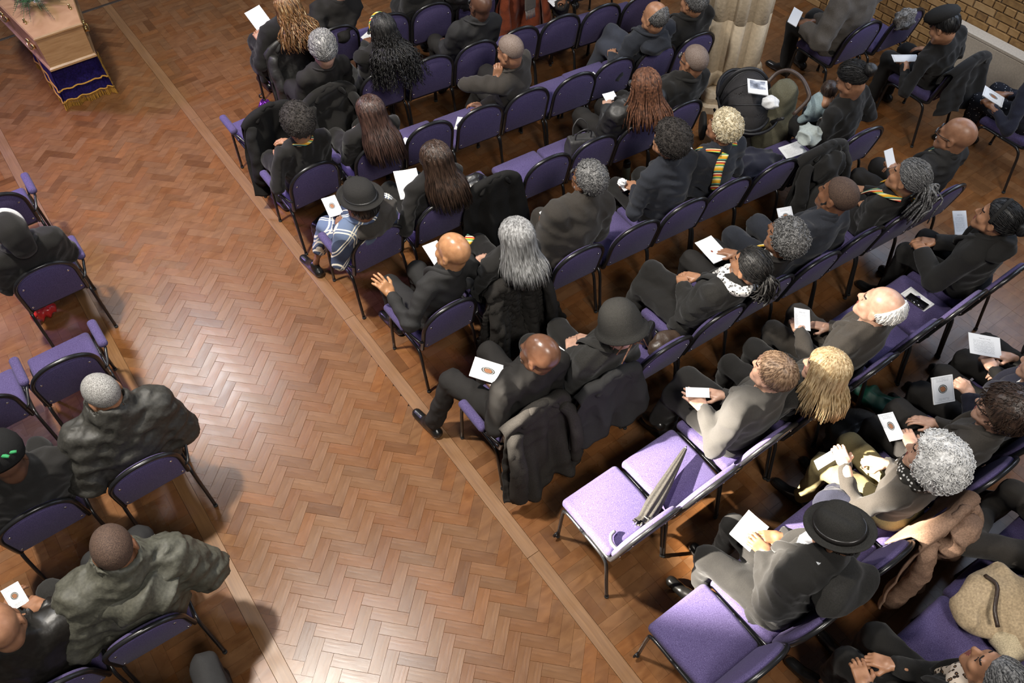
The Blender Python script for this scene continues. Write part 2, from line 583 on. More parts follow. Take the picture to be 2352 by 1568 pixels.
blocks = []      # (center, poly, whole?, angle)
ch_, sh_ = cos(HANG), sin(HANG)
R2 = np.array([[ch_, -sh_], [sh_, ch_]])
n_ = int(round(BL/BW))
for b_ in range(-60, 60):
    for k in range(-160, 160):
        ox, oy = (k+b_*n_)*BW, (k-b_*n_)*BW
        for (x0, y0, x1, y1, vert) in ((ox, oy, ox+BL, oy+BW, 0), (ox, oy+BW, ox+BW, oy+BW+BL, 1)):
            c = R2 @ np.array([(x0+x1)/2, (y0+y1)/2])+np.array([0.5, 5.0])
            if not (AX0-.2 < c[0] < AX1+.2 and -0.6 < c[1] < 11.5):
                continue
            g = GAP/2
            poly = [R2 @ np.array(q)+np.array([0.5, 5.0]) for q in ((x0+g, y0+g), (x1-g, y0+g), (x1-g, y1-g), (x0+g, y1-g))]
            xs = [p[0] for p in poly]
            whole = min(xs) > AX0 and max(xs) < AX1
            if not whole:
                poly = clip_poly(poly, 0, AX0, False)
                if len(poly) > 2: poly = clip_poly(poly, 0, AX1, True)
                if len(poly) < 3: continue
                pa = np.array(poly); area = 0.5*abs(np.dot(pa[:, 0], np.roll(pa[:, 1], 1))-np.dot(pa[:, 1], np.roll(pa[:, 0], 1)))
                if area < 2e-4: continue
            blocks.append((np.mean(poly, 0), poly, whole, HANG+(pi/2 if vert else 0)))

def inview(x, y, z=0.0, mg=40):
    u, v = proj((x, y, z))
    return -mg < u < IW+mg and -mg < v < IH+mg
vis = [b for b in blocks if inview(*b[0])]
# what lies under the left chairs, coffin or far away shows least: take the nearest visible whole blocks as parts
vis.sort(key=lambda b: (not b[2], (b[0][0])**2+(b[0][1])**2))
single = vis[:300]
sid = set(id(b) for b in single)
shared = {}
def block_mesh():
    V, F = prism([(-BL/2+GAP/2, -BW/2+GAP/2), (BL/2-GAP/2, -BW/2+GAP/2), (BL/2-GAP/2, BW/2-GAP/2), (-BL/2+GAP/2, BW/2-GAP/2)], -0.012, 0.0)
    return make_mesh('parquet_block', V, F, wood_obj, smooth=False)
bm_ = block_mesh()
for c, poly, whole, a in single:
    o = link('parquet_block', bm_ if whole else make_mesh('parquet_block', *prism([p-c for p in poly], -0.012, 0.0), wood_obj, smooth=False), flo)
    o.location = (c[0], c[1], RNG.uniform(-0.0012, 0.0))
    if whole: o.rotation_euler = (RNG.uniform(-.005, .005), RNG.uniform(-.005, .005), a)

RV, RF, RA, rn = [], [], [], 0
def add_rest(poly, zj):
    global rn
    n = len(poly)
    V = np.array([(*q, -0.006) for q in poly]+[(*q, zj) for q in poly])
    F = [(i, (i+1) % n, n+(i+1) % n, n+i) for i in range(n)]+[tuple(range(n, 2*n))]
    r = RNG.random()
    RV.append(V); RA.extend([r]*len(V))
    for f in F: RF.append(tuple(i+rn for i in f))
    rn += len(V)
for b in blocks:
    if id(b) not in sid:
        add_rest(b[1], RNG.uniform(-0.0012, 0))
# basket weave squares on both sides of the aisle
def basket(xs, xe, ys, ye):
    S = BL
    for i in range(int((xe-xs)/S)+1):
        for j in range(int((ye-ys)/S)+1):
            x, y = xs+i*S, ys+j*S
            if not inview(x+S/2, y+S/2, 0, 150): continue
            for k in range(3):
                if (i+j) % 2: p = (x, y+k*BW, x+S, y+(k+1)*BW)
                else: p = (x+k*BW, y, x+(k+1)*BW, y+S)
                g = GAP/2
                add_rest([np.array((p[0]+g, p[1]+g)), np.array((p[2]-g, p[1]+g)), np.array((p[2]-g, p[3]-g)), np.array((p[0]+g, p[3]-g))], RNG.uniform(-0.001, 0))
basket(AX1+BD, 8.2, -1.2, 11.5)
basket(AX0-BD-BL*9, AX0-BD-0.01, 0.5, 11.5)
rm = make_mesh('parquet_blocks', np.concatenate(RV), RF, wood_att, smooth=False)
at_r = rm.attributes.new('rnd', 'FLOAT', 'POINT')
at_r.data.foreach_set('value', np.array(RA, np.float32))
tag(link('parquet_blocks', rm, flo), kind='stuff')
for x0 in (AX0-BD, AX1):
    y = -1.2
    for L_ in (2.9, 2.42, 3.1, 2.8, 2.4):
        V, F = rbox((0, 0, 0), (BD/2-.0015, L_/2-.001, 0.007), 0.0015, 1)
        o = link('border_board', make_mesh('border_board', V, F, wood_board, smooth=False), flo, loc=(x0+BD/2, y+L_/2, -0.0055))
        y += L_

mb_ = MB(); mb_.add(rbox((.45, 9.78, -.004), (2.4, .022, .008), .003, 1)); mb_.build('threshold_strip', plain('dark_oak_strip', (.03, .016, .008), .5), flo, smooth=False)

# ------------------------------------------------------------------ right wall of separate stock bricks, radiator casing
mortar = plain('lime_mortar', (0.42, 0.34, 0.25), 0.95, bump=0.5, scale=40)
WX = 7.62
wal = link('wall_right', make_mesh('wall_right', *box((WX+0.16, 4.2, 2.0), (0.15, 4.6, 2.0)), mortar, smooth=False))
tag(wal, 'yellow stock brick side wall with pale mortar joints', kind='structure')
def brickmat():
    mt, nt, b = newmat('stock_brick'); L = nt.links
    oi = nd(nt, 'ShaderNodeObjectInfo'); tc = nd(nt, 'ShaderNodeTexCoord')
    n1 = nd(nt, 'ShaderNodeTexNoise', ins={'Scale': 22.0, 'Detail': 6.0}); L.new(tc.outputs['Object'], n1.inputs['Vector'])
    a = nd(nt, 'ShaderNodeMath', operation='MULTIPLY_ADD', ins={1: 0.55, 2: 0.0}); L.new(n1.outputs[0], a.inputs[0])
    s = nd(nt, 'ShaderNodeMath', operation='MULTIPLY_ADD', ins={1: 0.5}); L.new(oi.outputs['Random'], s.inputs[0]); L.new(a.outputs[0], s.inputs[2])
    L.new(ramp(nt, s.outputs[0], [(0.15, (.12, .06, .025)), (.4, (.30, .17, .06)), (.62, (.40, .24, .10)), (.9, (.47, .31, .15))]), b.inputs['Base Color'])
    b.inputs['Roughness'].default_value = 0.9
    bp = nd(nt, 'ShaderNodeBump', ins={'Strength': 0.6, 'Distance': 0.006}); L.new(n1.outputs[0], bp.inputs['Height']); L.new(bp.outputs[0], b.inputs['Normal'])
    return mt
bmat = brickmat()
br_s = make_mesh('brick', *rbox((0, 0, 0), (0.05, 0.1045, 0.031), 0.004, 1), bmat, smooth=False)
br_h = make_mesh('brick', *rbox((0, 0, 0), (0.05, 0.049, 0.031), 0.004, 1), bmat, smooth=False)
zc, row = 0.034, 0
while zc < 2.2:
    y = 2.0-(0.1125*(row % 2))*.5
    k = 0
    while y < 6.6:
        hd = (row % 2 == 1)
        ln = 0.112 if hd else 0.225
        if inview(WX, y+ln/2, zc, 60):
            link('brick', br_h if hd else br_s, wal, loc=(WX+0.052-0.014+RNG.uniform(-.003, .003), y+ln/2, zc))
        y += ln
    zc += 0.075; row += 1
cream = plain('cream_paint', (0.50, 0.44, 0.36), 0.5)
grille = plain('radiator_grille', (0.10, 0.09, 0.08), 0.6)
rc = empty('radiator_casing', (7.50, 2.35, 0))
tag(rc, 'cream painted radiator casing against the brick wall', 'radiator')
mb = MB(); mb.add(rbox((0.0, 0, 0.36), (0.03, 1.05, 0.22), 0.006)); mb.build('front_panel', cream, rc, smooth=False)
mb = MB(); mb.add(rbox((0.03, 0, 0.60), (0.065, 1.08, 0.016), 0.006)); mb.build('ledge', cream, rc, smooth=False)
mb = MB(); mb.add(rbox((-0.005, 0, 0.025), (0.03, 1.06, 0.03), 0.005)); mb.build('plinth', cream, rc, smooth=False)
mb = MB(); mb.add(box((0.0, 0, 0.10), (0.012, 1.04, 0.045))); mb.build('grille', grille, rc, smooth=False)
for i in range(14):
    mb = MB(); mb.add(box((-0.014, -0.98+i*.15, 0.10), (0.004, 0.007, 0.045))); mb.build('grille_bar', cream, rc, smooth=False)

# ------------------------------------------------------------------ clustered stone pillar
stone = plain('pillar_stone', (0.58, 0.47, 0.33), 0.85, bump=0.35, scale=35)
PX, PY = 5.72, 4.50
pil = empty('stone_pillar', (PX, PY, 0))
tag(pil, 'clustered pale stone pillar with moulded base', kind='structure')
def shaft_profile(n=160):
    """outline of a compound pier: four round shafts between flat fillets and hollows"""
    out = []
    for i in range(n):
        a = i/n*2*pi
        q = (a % (pi/2))
        w = abs(q-pi/4)/(pi/4)          # 0 between, 1 on axis
        r = 0.175
        if w > 0.66: r = 0.175+0.062*sqrt(max(0, 1-((1-w)/0.34)**2))
        elif w < 0.30: r = 0.215-0.04*(w/0.30)**4
        else: r = 0.165
        out.append((r*cos(a), r*sin(a)))
    return np.array(out)
def extrude(prof, zs, scs):
    n = len(prof); V = []; F = []
    for z, s in zip(zs, scs):
        V += [(x*s, y*s, z) for x, y in prof]
    for i in range(len(zs)-1):
        for k in range(n):
            l = (k+1) % n
            F.append((i*n+k, i*n+l, (i+1)*n+l, (i+1)*n+k))
    F.append(tuple((len(zs)-1)*n+k for k in range(n))); F.append(tuple(range(n-1, -1, -1)))
    return np.array(V), F
pp = shaft_profile()*1.36
for i, (z0, z1) in enumerate(((0.34, 0.86), (0.86, 1.36), (1.36, 1.92), (1.92, 2.6), (2.6, 3.4), (3.4, 4.2))):
    mb = MB(); mb.add(extrude(pp, (z0+.001, z0+.005, z1-.005, z1-.001), (.982, 1.0, 1.0, .982))); mb.build('drum', stone, pil)
circ = np.array([(cos(i/8*2*pi+pi/8), sin(i/8*2*pi+pi/8)) for i in range(8)])
mb = MB(); mb.add(extrude(pp, (0.20, .23, .26, .29, .31, .34), (1.16, 1.2, 1.14, 1.05, 1.1, 1.0))); mb.build('base_moulding', stone, pil)
mb = MB(); mb.add(extrude(circ*0.40, (0.08, .14, .18, .20), (1.0, 1.0, .95, .90))); mb.build('base_block', stone, pil, smooth=False)
mb = MB(); mb.add(extrude(circ*0.45, (0.0, .07, .08), (1.0, 1.0, .97))); mb.build('plinth', stone, pil, smooth=False)

# ------------------------------------------------------------------ chairs
def purple_fabric():
    mt, nt, b = newmat('purple_upholstery'); L = nt.links
    tc = nd(nt, 'ShaderNodeTexCoord')
    n1 = nd(nt, 'ShaderNodeTexNoise', ins={'Scale': 260.0, 'Detail': 2.0}); L.new(tc.outputs['Object'], n1.inputs['Vector'])
    n2 = nd(nt, 'ShaderNodeTexNoise', ins={'Scale': 700.0, 'Detail': 1.0}); L.new(tc.outputs['Object'], n2.inputs['Vector'])
    L.new(ramp(nt, n1.outputs[0], [(.30, (.050, .037, .098)), (.52, (.080, .063, .150)), (.72, (.120, .098, .212))]), b.inputs['Base Color'])
    b.inputs['Roughness'].default_value = 0.95; setspec(b, 0.15)
    b.inputs['Sheen Weight'].default_value = 0.05
    bp = nd(nt, 'ShaderNodeBump', ins={'Strength': 0.35, 'Distance': 0.002}); L.new(n2.outputs[0], bp.inputs['Height']); L.new(bp.outputs[0], b.inputs['Normal'])
    return mt
PURP = purple_fabric()
BLK = plain('black_enamel', (0.012, 0.012, 0.013), 0.28, spec=0.6)
CHROME = plain('chrome', (0.75, 0.75, 0.76), 0.22, metal=1.0)
RUB = plain('black_rubber', (0.015, 0.015, 0.015), 0.8)
HB = 0.206                 # half width of the back hoop
ZS, ZT = 0.685, 0.885      # spring and crown of the hoop
def back_y(z):
    return -0.105*max(0, z-0.46)/0.425
def hoop_pts(hw=HB, zt=ZT, zs=ZS, n=18):
    P = []
    for i in range(n+1):
        t = pi*i/n
        z = zs+(zt-zs)*sin(t)**0.85
        P.append((-hw*np.sign(cos(t))*abs(cos(t))**0.9, back_y(z), z))
    return P
def back_outline(hw, zt, zb, n=22):
    P = [(-hw, zb+.02), (-hw+.02, zb)]
    P += [(hw-.02, zb), (hw, zb+.02)]
    for i in range(n+1):
        t = pi*i/n
        P.append((hw*np.sign(cos(t))*abs(cos(t))**0.9, ZS+(zt-ZS)*sin(t)**0.85))
    return np.array(P)
CHMESH = {}
def chair_meshes():
    if CHMESH: return CHMESH
    mb = MB(); mb.add(rbox((0, 0.245, 0.462), (0.214, 0.222, 0.036), 0.03, 4, bulge=0.014))
    V = mb.V[0]; f = np.clip((V[:, 1]-0.36)/0.11, 0, 1); V[:, 2] -= 0.022*f*f
    taper = 1-0.06*np.clip((0.20-V[:, 1])/0.2, 0, 1); V[:, 0] *= taper
    CHMESH['seat'] = mb.mesh('seat', PURP)
    mb = MB(); mb.add(rbox((0, 0.245, 0.424), (0.20, 0.205, 0.006), 0.004, 1)); CHMESH['seat_pan'] = mb.mesh('seat_pan', BLK, False)
    # hoop: up one side, over and down, running forward beneath the seat at both ends
    P = [(-.195, .40, .432), (-.197, .20, .432), (-.20, .06, .434), (-.203, .012, .45), (-HB, -.004, .49)]
    hp = hoop_pts()
    P = P+[(-HB, back_y(.58), .58)]+hp+[(HB, back_y(.58), .58)]+[(HB, -.004, .49), (.203, .012, .45), (.20, .06, .434), (.197, .20, .432), (.195, .40, .432)]
    mb = MB(); mb.add(tube(catmull(P, 3), 0.0145, 8)); CHMESH['back_frame'] = mb.mesh('back_frame', BLK)
    # upholstered back
    def panel(hw, zt, zb, y0, ys):
        o = back_outline(hw, zt, zb); c = np.array([0, .66]); n = len(o)
        V, F = [], []
        for s, dy in ys:
            for x, z in (c+(o-c)*s):
                V.append((x, back_y(z)+y0+dy, z))
        for i in range(len(ys)-1):
            for k in range(n):
                l = (k+1) % n
                F.append((i*n+k, i*n+l, (i+1)*n+l, (i+1)*n+k))
        F.append(tuple(range(n-1, -1, -1))); F.append(tuple((len(ys)-1)*n+k for k in range(n)))
        return np.array(V), F
    mb = MB(); mb.add(panel(.196, .872, .475, 0.0, [(.90, .040), (.96, .036), (1.0, .024), (1.005, .008), (.985, -.002)][::-1]))
    CHMESH['back_cushion'] = mb.mesh('back_cushion', PURP)
    mb = MB(); mb.add(panel(.193, .845, .472, -.006, [(.97, -.006), (1.0, -.003), (1.0, .006), (.97, .008)])); CHMESH['back_panel'] = mb.mesh('back_panel', PURP)
    for s, k in ((-1, 'L'), (1, 'R')):
        mid = (s*.216, .24, .425)
        mb = MB(); mb.add(tube(catmull([(s*.226, -.035, .008), (s*.222, -.005, .20), (s*.218, .02, .36), (s*.216, .05, .41), (s*.216, .10, .425), mid], 4), .0115, 8))
        CHMESH['rear'+k] = mb.mesh('leg', BLK)
        mb = MB(); mb.add(tube(catmull([mid, (s*.216, .37, .425), (s*.217, .415, .408), (s*.220, .432, .36), (s*.226, .455, .008)], 4), .0115, 8))
        CHMESH['front'+k] = mb.mesh('leg', BLK)
        for y, z in ((-.035, .0), (.455, .0)):
            mb = MB(); mb.add(lathe([(.0135, 0), (.0145, .003), (.0135, .02)], (s*.226, y, 0), 10)); CHMESH['foot'+k+('r' if y < 0 else 'f')] = mb.mesh('foot_cap', RUB)
        mb = MB(); mb.add(rbox((s*.275, .19, .672), (.031, .132, .026), .025, 4)); CHMESH['arm'+k] = mb.mesh('armrest', PURP)
        mb = MB(); mb.add(tube(catmull([(s*.208, back_y(.6)-.005, .585), (s*.235, back_y(.6)+.0, .60), (s*.262, .03, .635), (s*.275, .08, .648), (s*.275, .26, .648), (s*.262, .33, .63), (s*.25, .375, .57), (s*.228, .40, .44), (s*.219, .40, .425)], 4), .0095, 8))
        CHMESH['armtube'+k] = mb.mesh('arm_tube', BLK)
        mb = MB(); mb.add(tube([( .02*cos(a), 0, .02*sin(a)) for a in np.linspace(0, 2*pi, 14)[:-1]], .006, 6, closed=True), 0)
        mb.V[0] += np.array((s*.245, .452, .06)); CHMESH['link'+k] = mb.mesh('coupling_ring', BLK)
    mb = MB()
    mb.add(lathe([(.0095, 0), (.0085, .003), (.004, .005)], (0, 0, 0), 8)); CHMESH['bolt'] = mb.mesh('bolt', CHROME)
    return CHMESH
CHAIRS = {}
def chair(key, x, y, ang=0.0, arms='', label=None, ring=False, group=None):
    M = chair_meshes()
    e = empty('stacking_chair', (x, y, 0), ang)
    tag(e, label or 'purple upholstered stacking chair with black hoop frame', 'chair', group or 'purple stacking chairs in rows')
    for k, nm in (('seat', 'seat'), ('seat_pan', 'seat_pan'), ('back_cushion', 'back_cushion'), ('back_panel', 'back_panel'), ('back_frame', 'back_frame'),
                  ('rearL', 'leg'), ('rearR', 'leg'), ('frontL', 'leg'), ('frontR', 'leg')):
        o = link(nm, M[k], e)
        if k in ('rearL', 'rearR', 'frontL', 'frontR'):
            link('foot_cap', M['foot'+k[-1]+k[0]], o)
    for bx, bz in ((-.175, .52), (.175, .52), (-.155, .74), (.155, .74)):
        b = link('bolt', M['bolt'], e)
        b.location = (bx, back_y(bz)-.012, bz); b.rotation_euler = (radians(90+13), 0, 0)
    for s in arms:
        a = link('armrest', M['arm'+s], e); link('arm_tube', M['armtube'+s], e)
    if ring:
        link('coupling_ring', M['linkL'], e)
    CHAIRS[key] = (x, y, ang)
    return e
# ------------------------------------------------------------------ people
SK = {'tan': skin('skin_tan', (.40, .205, .115)), 'brown': skin('skin_brown', (.21, .098, .052)), 'dark': skin('skin_dark', (.105, .050, .030)),
      'light': skin('skin_light', (.50, .30, .215)), 'bronze': skin('skin_bronze', (.46, .235, .115), .32), 'deep': skin('skin_deep', (.15, .072, .042), .30), 'mid': skin('skin_mid', (.30, .15, .085))}
LIP = plain('lip_tone', (.22, .07, .06), .45)
EYE = plain('eye_dark', (.03, .022, .02), .25)
HR = {'black': hairmat('hair_black', (.004, .004, .004), (.022, .020, .019)), 'brown': hairmat('hair_brown', (.012, .007, .005), (.065, .038, .026), .38),
      'curlblack': hairmat('hair_curl_black', (.010, .0085, .0075), (.050, .042, .037), .85, (160, 160, 160)), 'stubbledark': hairmat('hair_stubble_dark', (.035, .020, .014), (.11, .066, .045), .75, (260, 260, 260)), 'stubble': hairmat('hair_stubble', (.13, .085, .062), (.27, .215, .185), .5, (260, 260, 260)), 'pepper': hairmat('hair_pepper', (.06, .055, .05), (.46, .45, .43), .6, (300, 300, 300)), 'grey': hairmat('hair_grey', (.10, .10, .10), (.42, .41, .40)), 'white': hairmat('hair_white', (.48, .475, .465), (.86, .85, .83), .55, (110, 110, 60)),
      'salt': hairmat('hair_salt', (.03, .03, .031), (.24, .235, .23), .55, (120, 120, 120)), 'blond': hairmat('hair_blond', (.28, .18, .08), (.58, .45, .27), .4),
      'bleach': hairmat('hair_bleach', (.42, .34, .20), (.78, .70, .52), .7), 'caramel': hairmat('hair_caramel', (.04, .018, .008), (.32, .16, .06), .4),
      'dreads': hairmat('hair_dreads', (.045, .020, .012), (.20, .085, .045), .6, (60, 60, 60)), 'auburn': hairmat('hair_auburn', (.018, .010, .008), (.085, .045, .034), .36),
      'sandy': hairmat('hair_sandy', (.10, .055, .03), (.33, .22, .14), .45), 'silver': hairmat('hair_silver', (.12, .118, .115), (.36, .36, .36), .36)}
GLASS = plain('spectacle_frame', (.02, .018, .016), .3)
LENS = plain('spectacle_lens', (.25, .28, .32), .08, spec=.8)
SHOE = plain('shoe_leather', (.010, .0095, .009), .28, spec=.6)
SOLE = plain('shoe_sole', (.03, .028, .026), .8)

CLOTH = {}
def cloth(k):
    """named cloth colours"""
    if k in CLOTH: return CLOTH[k]
    t = {'black': ((0.0124, 0.0115, 0.0105), .9, 320), 'suit': ((0.0186, 0.0170, 0.0158), .85, 420), 'charcoal': ((0.0260, 0.0254, 0.0254), .85, 420), 'coat': ((0.0195, 0.0184, 0.0165), .95, 160),
         'olive': ((0.0634, 0.0619, 0.0461), .62, 60), 'darkolive': ((0.0315, 0.0300, 0.0252), .6, 60), 'navy': ((0.0124, 0.0130, 0.0236), .9, 260), 'tweed': ((0.0447, 0.0420, 0.0388), .95, 520), 'fleece': ((0.0938, 0.0810, 0.0690), .97, 200),
         'jean': ((.040, .044, .058), .9, 420), 'khaki': ((0.2210, 0.1827, 0.0892), .85, 300), 'browngrey': ((0.0372, 0.0322, 0.0273), .9, 320), 'brown': ((0.0465, 0.0260, 0.0161), .9, 260), 'puffer': ((0.0255, 0.0247, 0.0238), .5, 50),
         'white': ((.72, .72, .72), .8, 300), 'bluegrey': ((0.0223, 0.0248, 0.0322), .9, 300), 'rust': ((0.1364, 0.0279, 0.0093), .95, 200), 'taupe': ((0.2550, 0.1573, 0.1062), .85, 120), 'sleepsuit': ((0.2890, 0.3740, 0.3910), .9, 200), 'sheep': ((0.4080, 0.3060, 0.1870), .95, 90), 'leather': ((0.0136, 0.0118, 0.0099), .42, 40)}[k]
    CLOTH[k] = fabric('cloth_'+k, t[0], t[1], t[2], bump=.35, fold=.9 if k not in ('sleepsuit',) else .2, spec=.25 if t[1] > .7 else .5, sheen=.1 if t[1] > .85 else 0)
    return CLOTH[k]

HC, HRr = np.array([0, -.016, .034]), np.array([.079, .102, .093])   # cranium
def head_sdf(P, nk, beardless=True):
    d = s_ell(P, HC, HRr)
    d = smin(d, s_ell(P, (0, .028, -.040), (.062, .070, .082)), .035)
    d = smin(d, s_round(P, (-.022, .078, -.098), (.022, .078, -.098), .018, .018), .03)
    d = smin(d, s_round(P, (-.058, .022, -.060), (-.022, .075, -.095), .02, .018), .03)
    d = smin(d, s_round(P, (.058, .022, -.060), (.022, .075, -.095), .02, .018), .03)
    d = smin(d, s_round(P, (-.034, .082, .020), (.034, .082, .020), .013, .013), .018)
    d = smin(d, s_ell(P, (-.042, .062, -.028), (.028, .03, .026)), .02)
    d = smin(d, s_ell(P, (.042, .062, -.028), (.028, .03, .026)), .02)
    for s in (-1, 1):
        d = -smin(-d, s_ell(P, (s*.032, .103, .000), (.017, .015, .011)), .010)
    d = smin(d, s_round(P, (0, .093, .004), (0, .115, -.034), .008, .0135), .012)
    d = smin(d, s_round(P, (-.013, .100, -.040), (.013, .100, -.040), .008, .008), .01)
    d = smin(d, s_ell(P, (0, .096, -.066), (.024, .011, .0085)), .008)
    d = smin(d, s_ell(P, (0, .094, -.078), (.020, .011, .0085)), .008)
    for s in (-1, 1):
        e = s_ell(P, (s*.083, -.012, -.008), (.010, .022, .033))
        e = -smin(-e, s_ell(P, (s*.094, -.006, -.006), (.008, .012, .021)), .006)
        d = smin(d, e, .010)
    d = smin(d, s_round(P, (0, -.022, -.06), nk, .056, .060), .03)
    return d

def surf(fn, lo, hi, h):
    P, o = grid(lo, hi, h)
    return surfnet(fn(P), o, h)

def hair_cap(kind, seed):
    """solid hair in head space"""
    C = {'buzz': (.0035, .0008, 300, .02, .78), 'short': (.012, .003, 110, .02, .76), 'comb': (.020, .004, 60, .005, .72), 'afro': (.034, .0055, 150, .005, .66), 'crop': (.017, .005, 130, .012, .74), 'tight': (.015, .004, 150, .012, .74), 'curly': (.030, .010, 80, .01, .70),
         'sleek': (.011, .0022, 50, .02, .76), 'bigcurl': (.030, .010, 85, -.055, .50), 'long': (.017, .003, 60, -.01, .70), 'cap_dread': (.014, .004, 130, .0, .72), 'fringe': (.009, .002, 150, .015, .72), 'wave': (.03, .006, 70, .01, .70)}[kind]
    t, amp, fr, z0, sl = C
    m = t+amp+.02
    lo, hi = HC-HRr-m, HC+HRr+m
    if kind == 'bigcurl': lo = lo-np.array([.02, .02, .07])
    def f(P):
        d = s_ell(P, HC, HRr)
        if kind == 'bigcurl':
            d = smin(d, s_ell(P, HC+np.array([0, -.04, -.05]), (.09, .085, .10)), .05)
        if kind in ('comb', 'wave'):
            d = smin(d, s_ell(P, HC+np.array([0, .005, .03]), (.07, .085, .08)), .04)
        d = d-t-amp*waves(P, seed, fr, 6)
        if kind in ('sleek', 'long', 'comb', 'fringe'):
            az = np.arctan2(P[..., 0], -P[..., 1]+.02)
            d = d-.0018*np.sin(az*34+6*P[..., 2]*9)
        # hairline
        y, z = P[..., 1], P[..., 2]
        cut = (z0+sl*y-z)*.8
        if kind in ('afro', 'curly', 'crop', 'tight', 'bigcurl'): cut = np.maximum(cut, (y-.045)-np.maximum(z-.07, 0)*1.6)
        if kind == 'fringe':
            cut = np.maximum(cut, .9*(.6*(z-.062)+.8*(y+.045)))
        if kind == 'bigcurl':
            cut = np.maximum(cut, (y-.06)-np.maximum(z-.05, 0))
        d = np.maximum(d, cut)
        return d
    return surf(f, lo, hi, .0072 if kind in ('afro', 'curly', 'bigcurl', 'crop') else .0082)

def locks(n, length, r, seed, amax=2.0, wave=0.0, wl=.05, emin=.1, emax=1.25, jit=.012, sides=5, spread=.038, col2=None, front=0.0, seg=None, flat=1.0):
    rr = np.random.RandomState(seed)
    mb = MB()
    for i in range(n):
        az = rr.uniform(-amax, amax); e0 = rr.uniform(emin, emax)
        L = length*rr.uniform(.82, 1.05)
        P = []
        for e in np.linspace(e0, -.25, 5):
            dr = np.array([sin(az)*cos(e), -cos(az)*cos(e), sin(e)])
            P.append(HC+dr*(HRr+.013+rr.uniform(0, .006)))
        out = nrm((sin(az), -cos(az), 0))
        # hang, resting outside the shoulders
        z0 = P[-1][2]; p = P[-1].copy()
        k = seg or max(4, int(L/.045))
        drift = rr.normal(size=2)*jit
        tot = L
        for j in range(1, k+1):
            t = j/k
            zz = z0-tot*t
            s = np.clip((-.07-zz)/.12, 0, 1); s = s*s*(3-2*s)
            q = p+out*(spread*s)+np.array([drift[0]*t*2, drift[1]*t*2-.02*s*(abs(az) < 1.3), 0])
            q[2] = zz
            q[0] += wave*sin(2*pi*zz/wl+i); q[1] += wave*cos(2*pi*zz/wl+i*1.7)
            P.append(q)
        P = np.array(P)
        rad = r*rr.uniform(.75, 1.2)*np.concatenate([np.linspace(.7, 1, 5), np.linspace(1, .45, k)])
        mb.add(tube(P, rad, sides, flat=flat), 0 if not col2 or rr.rand() > .18 else 1)
    return mb

def _nrmh(p):
    return nrm((p-HC)/(HRr*HRr))
def strokes(V, n, seed, length=.045, r=.0022, mode='down', lift=.0015):
    rr = np.random.RandomState(seed); mb = MB()
    crown = HC+np.array([0, -.045, .11]); tail = np.array([0, -.125, .02])
    for i in rr.randint(0, len(V), n):
        p = V[i].copy(); P = []
        for k in range(4):
            nn = _nrmh(p)
            P.append(p+nn*(lift+.002*rr.rand()*(k in (1, 2))))
            if mode == 'down': d = p-crown
            elif mode == 'tail': d = tail-p
            elif mode == 'back': d = np.array([.25*p[0], -.08, -.02*0-.25*(p[2] < .05)*.1])
            else: d = rr.normal(size=3)*.05+(p-crown)
            d = d+rr.normal(size=3)*.012
            d = nrm(d-nn*np.dot(d, nn))
            p = p+d*length/3
            # stay on the head
            nn = _nrmh(p)
        mb.add(tube(P, [r*.6, r, r*.9, r*.35], 3, cap=False))
    return mb
def curls(V, n, seed, r0=.006, r1=.012, t=.0022, lift=.002):
    rr = np.random.RandomState(seed); mb = MB()
    for i in rr.randint(0, len(V), n):
        p = V[i]; nn = nrm(_nrmh(p)+rr.normal(size=3)*.35)
        a = nrm(np.cross(nn, rr.normal(size=3))); b = np.cross(nn, a)
        R = rr.uniform(r0, r1); t0 = rr.rand()*6.28; s = rr.uniform(.5, 1.0)
        P = [p+nn*(lift+.004*k*s*.4)+R*(cos(t0+k*1.15)*a+sin(t0+k*1.15)*(b*.6+nn*.5)) for k in range(5)]
        mb.add(tube(P, [t*.7, t, t, t, t*.5], 3, cap=False))
    return mb

def hand_mesh(side, curl, spread=.0, thumb=.3, res=.0054):
    """hand in its own frame: wrist at origin, fingers +y, back of the hand +z; thumb towards -side*x"""
    t = -side
    segs = []
    for i, (bx, ln) in enumerate(zip((.030, .010, -.010, -.028), (.070, .078, .073, .057))):
        c = curl*(1+.12*i)
        a = np.array([t*bx, .088-.006*(i in (0, 3)), 0])
        dirx = t*bx*(2.2+spread*6)
        ang = c*.35
        for f, rad, da in ((.42, (.0098, .0092), c*1.0), (.32, (.0092, .0086), c*1.1), (.26, (.0086, .0074), 0)):
            d = nrm((dirx*cos(ang), cos(ang), -sin(ang)))
            b = a+d*ln*f*1.05
            segs.append((a, b, rad)); a = b; ang += da
    a = np.array([t*.030, .022, -.006]); b = a+np.array([t*.028, .028, -.010-.01*thumb]); c = b+np.array([t*.008*(1-thumb*2), .030, -.006-.012*thumb])
    def f(P):
        d = s_box(P, (0, .046, 0), (.040, .046, .0135), .0125)
        d = smin(d, s_round(P, (0, -.12, 0), (0, .012, 0), .031, .026), .02)
        d = smin(d, s_round(P, a, b, .0145, .0115), .012)
        d = smin(d, s_round(P, b, c, .0115, .009), .006)
        for A, B, (r0, r1) in segs:
            d = smin(d, s_round(P, A, B, r0, r1), .0035)
        return d
    lo = (-.075, -.13, -.085); hi = (.075, .185, .035)
    return surf(f, lo, hi, res)
HANDS = {}
